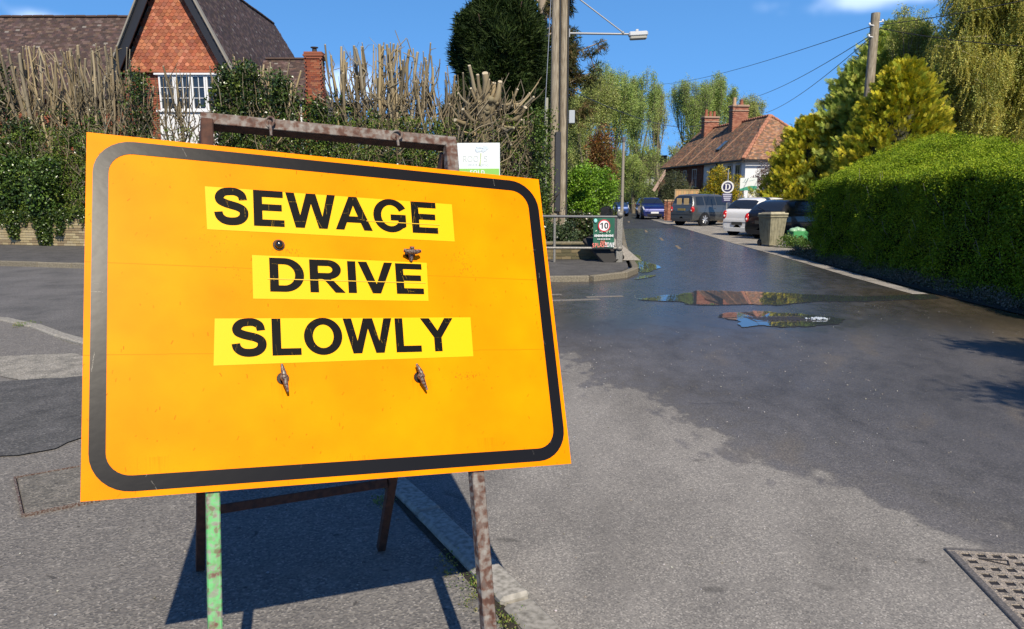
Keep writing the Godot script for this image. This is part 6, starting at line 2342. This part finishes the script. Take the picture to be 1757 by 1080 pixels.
	# telegraph pole
	var wood := tri_tex(mat(1, 1, 1, .9), MT.wood, 1.0)
	wood.uv1_scale = Vector3(2.6, .25, 2.6)
	var tp := thing("telegraph_pole", "weathered wooden telegraph pole standing up out of the conifers on the right", "telegraph pole", Vector3(11.5, 0, -25.9))
	g = Geo.new()
	g.tube([Vector3(0, 0, 0), Vector3(.03, 7.25, 0)], [.17, .135], 14)
	part("wooden_pole", g, wood, tp)
	for q in [[-.17, 6.5], [.22, 6.95], [-.18, 6.85]]:
		g = Geo.new()
		g.tube([Vector3(.03, q[1], .1), Vector3(q[0], q[1] + .03, .1)], [.018, .018], 6)
		g.ball(Vector3(q[0], q[1] + .05, .1), Vector3(.035, .05, .035), 8, 6)
		part("insulator", g, MT.white, tp)
	# overhead wires
	var wire := mat(.025, .025, .028, .5)
	var p0 := Vector3(11.55, 6.9, -25.9)
	for q in [[p0, Vector3(16.3, 15.0, -98.0), .6, "highest overhead wire running left from the telegraph pole to the far trees"], [p0 + Vector3(-.1, -.3, 0), Vector3(16.6, 8.4, -58.5), .35, "middle overhead wire from the telegraph pole to the cottage chimneys"], [p0 + Vector3(-.15, -.4, 0), Vector3(17.2, 7.1, -54.0), .3, "lowest overhead wire from the telegraph pole to the cottage roof end"],
		[p0 + Vector3(.15, 0, 0), Vector3(17.5, 7.6, -20.0), .25, "upper wire running right from the telegraph pole into the willow"], [p0 + Vector3(.15, -.1, 0), Vector3(15.2, 5.2, -20.5), .15, "steep wire dropping right from the telegraph pole"],
		[Vector3(1.3, 4.25, -20.2), Vector3(15.8, 7.4, -63.0), .7, "slack cable from the double wooden pole across to the cottages"]]:
		var a: Vector3 = q[0]
		var b: Vector3 = q[1]
		var pp := []
		for k in 17:
			var f := k / 16.0
			pp.append(a.lerp(b, f) - Vector3(0, q[2] * 4.0 * f * (1.0 - f), 0))
		g = Geo.new()
		g.tube(pp, [.013], 5)
		tag(part("overhead_wire", g, wire, self), q[3], "wire", "overhead wires")

	# weeping willow
	var wl := thing("weeping_willow", "weeping willow with fine yellow green hanging shoots at the right edge", "tree", Vector3(16.2, 0, -26.5))
	g = Geo.new()
	g.col = Color(.3, .27, .13)
	g.tube([Vector3(.4, 0, 0), Vector3(.3, 2.5, 0), Vector3(.1, 5.0, 0), Vector3(0, 9.2, 0)], [.35, .26, .16, .06], 9)
	ts = []
	var lts := []
	for k in 150:
		var a := rf(0, TAU)
		var hh := rf(3.4, 9.4)
		var l := rf(1.2, 3.7) * (1.15 - hh / 15.0)
		if k < 34:
			a = PI + rf(-.9, .9)
			l *= 1.05
		var s := Vector3(.15, hh - 1.0, 0)
		var e := s + Vector3(cos(a) * l, rf(.6, 1.5), sin(a) * l)
		var m := s.lerp(e, .5) + Vector3(0, .45, 0)
		g.tube([s, m, e], [.06, .04, .015], 5)
		for j in 90:
			var f := pow(rng.randf(), .6)
			var p := (s.lerp(m, f * 2.0) if f < .5 else m.lerp(e, f * 2.0 - 1.0)) + Vector3(rng.randfn(0, .16), rng.randfn(.1, .2), rng.randfn(0, .16))
			var sc := rf(.6, 1.0)
			var bs := Basis(Vector3.UP, rf(0, TAU)) * Basis(Vector3.RIGHT, rf(-.6, .6))
			ts.append(Transform3D(bs.scaled(Vector3(1.2, rf(.5, 1.25), 1.2) * sc), p))
		for j in 80:
			var p := m.lerp(e, rf(-.3, 1.1)) + rdir(rng) * rf(.1, .6) + Vector3(0, -rf(0, .7), 0)
			lts.append(aim(p, rdir(rng), rf(.6, 1.05), rf(0, TAU)))
	part("branches", g, MT.bark, wl)
	multi("hanging_shoots", MT.m_strand, MT.leaf, ts, palette([Color(.55, .52, .12), Color(.64, .58, .15), Color(.45, .44, .1), Color(.36, .37, .09)], .25), wl)
	multi("leaves", MT.m_leaf, MT.leaf, lts, palette([Color(.45, .5, .11), Color(.56, .56, .15), Color(.35, .39, .09)], .25), wl)
	var br := thing("birch_tree", "open twiggy tree in young leaf left of the willow against the sky", "tree", Vector3(15.2, 0, -29.5))
	branch_tree(br, 9.0, .09, .8, Color(.2, .17, .12), [Color(.42, .47, .1), Color(.54, .56, .15), Color(.3, .35, .07)], 5200, "m_leaf", .9, 6)
	# garden behind: shed roof seen at the right edge
	var sh := thing("garden_shed", "dark pantiled shed roof showing between hedge and willow at the right edge", "shed", Vector3(12.9, 0, -15.6), .1)
	g = Geo.new()
	g.bx(0, 1.0, 0, 2.4, 2.0, 2.2)
	part("wall", g, mat(.1, .06, .04, .9), sh)
	g = Geo.new()
	slab(g, Vector3(-1.4, 2.0, 1.3), Vector3(1.4, 2.0, 1.3), Vector3(1.4, 2.9, 0), Vector3(-1.4, 2.9, 0), .06)
	slab(g, Vector3(-1.4, 2.0, -1.3), Vector3(1.4, 2.0, -1.3), Vector3(1.4, 2.9, 0), Vector3(-1.4, 2.9, 0), -.06)
	part("roof", g, mat(.1, .055, .04, .9), sh)
	# leafy tree on the verge whose shade falls over the road
	var st := thing("street_tree", "leafy verge tree outside the right edge whose shade dapples the road", "tree", Vector3(7.2, 0, -1.4))
	branch_tree(st, 7.6, .14, 2.0, Color(.2, .16, .11), [Color(.08, .14, .025), Color(.12, .19, .035)], 3200, "m_leaf", 1.6, 5)

# cypress: sprays in drooping tiers round a stem, with an uneven outline
func cypress(called: String, label: String, at: Vector3, h: float, r: float, n: int, cs: Array, sz: float, pw: float) -> void:
	var o := thing(called, label, "tree", at)
	var g := Geo.new()
	g.col = Color(.05, .05, .025)
	g.tube([Vector3.ZERO, Vector3(0, h * .5, 0), Vector3(0, h * .95, 0)], [.16, .1, .02], 7)
	n = int(n * 1.5)
	var ts := []
	var nb := int(n / 26.0)
	for b in nb:
		var f := pow((b + rng.randf()) / nb, 1.0)
		var y := .25 + (h - .5) * f
		var a := rf(0, TAU)
		var prof := pow(1.0 - f, pw) * (.55 + .45 * smoothstep(0, .18, f))
		var l := r * prof * rf(.72, 1.14) + .1
		var rise := rf(.1, .55) * l
		var s := Vector3(0, y - rise * .6, 0)
		var e := Vector3(cos(a) * l, y + rise * .5, sin(a) * l)
		g.tube([s, e], [.03, .008], 4, false)
		var dir := (e - s).normalized()
		for k in 26:
			var q := 1.0 - pow(rng.randf(), 2.2) * .6
			var p := s.lerp(e, q) + Vector3(rng.randfn(0, .11) * sz, rng.randfn(0, .1) * sz, rng.randfn(0, .11) * sz)
			var d := dir + Vector3(rf(-.6, .6), rf(-.35, .65), rf(-.6, .6))
			ts.append(aim(p, d + Vector3(0, .3, 0), sz * rf(.6, 1.15), rf(0, TAU)))
	g.ball(Vector3(0, h * .42, 0), Vector3(r * .42, h * .36, r * .42), 10, 8)
	# leader
	for k in 40:
		ts.append(aim(Vector3(rng.randfn(0, .06), h - rf(.0, .7), rng.randfn(0, .06)), Vector3(rf(-.5, .5), 1, rf(-.5, .5)), sz * rf(.4, .7), rf(0, TAU)))
	part("trunk", g, MT.bark, o)
	multi("crown", MT.m_frond, MT.needle, ts, palette(cs, .25), o)

# broadleaf tree: forking limbs, young leaves round the twigs
func branch_tree(o: Node3D, h: float, r: float, spread: float, bc: Color, cs: Array, leaves: int, mesh: String, sz: float, depth := 5, upright := .55, low := false) -> void:
	var g := Geo.new()
	var tips := []
	var inner := []
	var stack := [[Vector3.ZERO, Vector3(rf(-.05, .05), 1, rf(-.05, .05)), h * .26, r, 0]]
	while stack.size():
		var q: Array = stack.pop_back()
		var p: Vector3 = q[0]
		var d: Vector3 = q[1].normalized()
		var l: float = q[2]
		var rr: float = q[3]
		g.col = bc * rf(.8, 1.15)
		var m := p + d * l * .5 + rdir(rng) * l * .05
		var e := p + d * l + rdir(rng) * l * .04
		g.tube([p, m, e], [rr, rr * .85, rr * .7], 7 if q[4] < 2 else 4, false)
		if q[4] >= depth:
			tips.append([m, e]); continue
		if low and q[4] >= 1 and q[4] <= 4: inner.append([p, e])
		if q[4] >= depth - 2: tips.append([m, e])
		if low and q[4] == 0:
			# shoots clothe the stem nearly to the ground
			for k in 14:
				var a := rf(0, TAU)
				stack.append([p.lerp(e, rf(.2, 1.0)), Vector3(cos(a) * 1.1, rf(.6, 1.1), sin(a) * 1.1), l * rf(.26, .42), rr * rf(.2, .3), 3])
		for k in (3 if q[4] > 0 else 4):
			var a := rf(0, TAU)
			var s := rf(.4, .9) * spread * .6
			var nd := d + Vector3(cos(a) * s, upright * rf(.6, 1.3), sin(a) * s)
			if k == 0: nd = d + Vector3(rf(-.12, .12), .35, rf(-.12, .12))
			stack.append([e if k < 2 else p.lerp(e, rf(.55, .95)), nd, l * rf(.62, .8), rr * rf(.5, .68)])
			stack[-1].append(q[4] + 1)
	part("trunk", g, MT.bark, o)
	var ts := []
	for k in leaves:
		var fill := inner.size() > 0 and k % 5 < 2
		var t: Array = inner[rng.randi() % inner.size()] if fill else tips[rng.randi() % tips.size()]
		ts.append(aim(t[0].lerp(t[1], rf(.0, 1.1)) + rdir(rng) * (rf(.15, 1.0) if fill else rf(.02, .22)) * sz, rdir(rng), sz * rf(.6, 1.1), rf(0, TAU)))
	multi("crown", MT[mesh], MT.leaf, ts, palette(cs, .25), o)

# ---------------------------------------------------------------- distance
func build_background() -> void:
	var spring := [Color(.34, .46, .11), Color(.44, .55, .15), Color(.25, .35, .085)]
	var olive := [Color(.4, .46, .13), Color(.5, .54, .17), Color(.3, .36, .1)]
	var q := [
		[5.6, -58.0, 10.2, 1.5, 2600, olive, "dense olive green tree rising right of the wooden pole", .55, 1.1],
		[8.0, -64.0, 11.4, 1.5, 2800, spring, "tall fresh green tree behind the thin lamp post", .6, 1.1],
		[11.2, -72.0, 12.6, 1.1, 2100, spring, "upright green poplar, second right of the thin lamp post", .8, 1.1],
		[15.9, -85.0, 14.2, .8, 750, olive, "slim pale trunked tree with sparse leaves standing alone against the sky", .8, 1.2],
		[20.2, -90.0, 14.6, 1.15, 1500, spring, "open spreading tree left of the cottage chimneys", .7, 1.3],
		[23.6, -93.0, 15.8, 1.15, 2300, spring, "tallest full tree directly behind the cottage chimneys", .8, 1.4],
		[28.6, -96.0, 14.6, 1.0, 1500, olive, "narrow leafy tree right of the cottage chimneys", .8, 1.3],
		[3.4, -66.0, 11.0, 1.4, 2200, olive, "tall olive tree half hidden by the wooden pole", .6, 1.1],
		[6.4, -88.0, 9.5, 1.5, 2400, olive, "bushy olive tree far behind the green laurel bush", .5, 1.3],
		[12.2, -98.0, 8.0, 1.5, 1800, spring, "bushy fresh green tree behind the upright poplar", .5, 1.4],
		[33.0, -100.0, 11.0, 1.2, 1700, spring, "far tree behind the hipped end of the cottage roof", .6, 1.3]]
	for t in q:
		var o := thing("background_tree", t[6], "tree", Vector3(t[0], 0, t[1]), 0.0, "trees beyond the cottages")
		branch_tree(o, t[2] * 1.12, .016 * t[2], t[3], Color(.2, .17, .12), t[5], int(t[4] * 3.0), "m_mid", t[8] * .85, 6, t[7] * 1.3, true)
	var br := thing("bare_tree", "low grey bare branched tree left of the cottage roof", "tree", Vector3(18.2, 0, -82))
	branch_tree(br, 7.6, .16, 1.9, Color(.3, .27, .24), [Color(.2, .18, .14), Color(.26, .23, .18)], 260, "m_far", .7, 5)
	# shrubs along the far bend
	var sh := [[4.9, -46.0, 1.3, 3.6, "dark green bush beyond the copper tree", [Color(.04, .065, .018), Color(.07, .1, .025)]], [6.4, -58.0, 1.6, 4.2, "mid green bush at the far left road edge", [Color(.08, .12, .03), Color(.12, .16, .04)]], [8.4, -68.0, 1.6, 1.9, "yellow flowered bush left of the thin lamp post", [Color(.3, .26, .03), Color(.14, .17, .03), Color(.1, .13, .03)]], [13.4, -82.0, 2.4, 3.6, "broad green bush closing the end of the street", [Color(.09, .13, .03), Color(.13, .17, .045)]], [17.5, -86.0, 2.8, 3.4, "pale green bush in front of the timbered house", [Color(.12, .16, .04), Color(.17, .2, .06)]], [11.2, -90.0, 3.4, 6.0, "deep green thicket behind the thin lamp post", [Color(.06, .09, .025), Color(.1, .13, .035)]]]
	for s in sh:
		var o := thing("roadside_bush", s[4], "bush", Vector3(s[0], 0, s[1]), 0.0, "bushes at the far bend")
		blobs("leaves", o, MT.m_far, MT.leaf, Vector3(0, s[3] * .5, 0), Vector3(s[2], s[3] * .55, s[2]), int(520 * s[2]), .5, .9, palette(s[5], .3), 8)
	# wood that closes the view
	var fw := thing("distant_wood", "hazy green wood far beyond the cottages closing the view", "wood")
	var ts := []
	for k in 12000:
		var x := rf(-70, 110)
		var top := 9.5 + 3.0 * sin(x * .23) + 2.0 * sin(x * .61 + 1.0)
		var z := -128.0 - rf(0, 8) - absf(x - 20.0) * .1
		ts.append(aim(Vector3(x, rf(0, 1) * top, z), Vector3(rf(-1, 1), rf(-.2, 1), rf(.2, 1)), rf(2.4, 4.0), rf(0, TAU)))
	var m := multi("foliage", MT.m_far, MT.leaf, ts, palette([Color(.14, .18, .06), Color(.2, .23, .08), Color(.1, .14, .05), Color(.24, .23, .1)], .25), fw)
	# thin lamp post far up the street
	var lp := thing("lamp_post", "thin grey wooden lamp post far up the street at the left road edge", "lamp post", Vector3(8.45, 0, -60.0))
	var g := Geo.new()
	g.tube([Vector3.ZERO, Vector3(0, 5.6, 0)], [.13, .1], 10)
	part("post", g, mat(.3, .27, .23, .9), lp)
	g = Geo.new()
	g.tube([Vector3(0, 5.6, 0), Vector3(0, 5.95, 0)], [.14, .18], 10)
	part("lamp_head", g, mat(.12, .12, .13, .5), lp)

# ---------------------------------------------------------------- small things on the ground
func build_small_things() -> void:
	# faded road paint
	var pm := ground_mat(lin(.4, .33, .24), .9, MT.cracks, 1.6)
	for q in [[5.15, -24.0, .1, 1.6], [5.5, -28.5, .1, 1.8], [6.05, -35.0, .1, 2.2], [7.2, -48.0, .12, 2.4]]:
		var g := Geo.new()
		g.bx(0, .003, 0, q[2], .004, q[3])
		var o := part("road_marking", g, pm, self, "structure")
		o.position = Vector3(q[0], .0, q[1]); o.rotation.y = -.14
	pm = ground_mat(lin(.4, .38, .35), .9, MT.cracks, 1.6)
	for q in [[.9, -11.6, .9, .14], [1.45, -12.0, .6, .12], [.4, -12.2, .8, .12]]:
		var g := Geo.new()
		g.bx(0, .003, 0, q[2], .004, q[3])
		var o := part("road_marking", g, pm, self, "structure")
		o.position = Vector3(q[0], .0, q[1]); o.rotation.y = .2
	# loose chippings
	var ch := Geo.new()
	ch.ball(Vector3.ZERO, Vector3(1, .6, .8), 6, 4)
	var cm := ch.mesh()
	var ts := []
	for k in 900:
		var p := Vector3(rf(-3.6, 3.2), 0, rf(-8.5, -1.9))
		var y := .0 if p.x > -.35 + (-2.9 - p.z) * .5 else .064
		if p.x < .2 and p.x > -1.6 and p.z < -3.6: continue
		ts.append(Transform3D(Basis(Vector3.UP, rf(0, TAU)).scaled(Vector3.ONE * rf(.0025, .007)), p + Vector3(0, y + .002, 0)))
	for k in 420:
		ts.append(Transform3D(Basis(Vector3.UP, rf(0, TAU)).scaled(Vector3.ONE * rf(.002, .0065)), Vector3(rf(.5, 6), .004, rf(-13, -5))))
	var gr := multi("loose_chippings", cm, MT.tint, ts, palette([Color(.3, .29, .27), Color(.24, .22, .2), Color(.42, .4, .37), Color(.16, .15, .14)], .2), self)
	tag(gr, "loose pale chippings scattered over the road and pavement", "gravel", "", "stuff")
	# weeds in the gap behind the kerb
	var wl := [[-.13, -2.72, .09, 46, "largest green weed tuft at the kerb beside the right front leg of the sign"], [-.02, -2.5, .07, 30, "small weed tuft against the kerb right at the bottom of the picture"], [-.26, -2.95, .06, 22, "thin weed in the kerb gap at the edge of the sign's shadow"], [-.62, -3.62, .07, 30, "weed tuft in the sign's shadow near the rear leg"], [-5.7, -8.9, .12, 40, "dry grass tuft at the far left kerb corner"]]
	for q in wl:
		var o := thing("weed_tuft", q[4], "weed", Vector3(q[0], .06, q[1]), 0.0, "weeds along the near kerb")
		var t := []
		for k in q[3]:
			var d: Vector3 = Vector3(rng.randfn(0, .5), rf(0, .25), rng.randfn(0, 1.0)) * q[2]
			t.append(aim(Vector3(d.x, absf(d.y), d.z), Vector3(rf(-1, 1), rf(.4, 1.4), rf(-1, 1)), rf(.12, .24), rf(0, TAU)))
		multi("leaves", MT.m_leaf, MT.leaf, t, palette([Color(.12, .2, .03), Color(.2, .26, .05), Color(.3, .27, .1)], .3), o)
	# soil in the gap between pavement and kerb
	var sg := []
	for q in [[.06, -2.3], [.0, -2.55], [-.2, -2.95], [-.45, -3.4], [-.68, -3.85], [-.69, -3.83], [-.475, -3.38], [-.245, -2.94], [-.055, -2.55], [.02, -2.29]]: sg.append(q)
	sheet(sg, .066, ground_mat(lin(.07, .06, .04), 1.2, MT.soft, 3.0), "gap_soil")
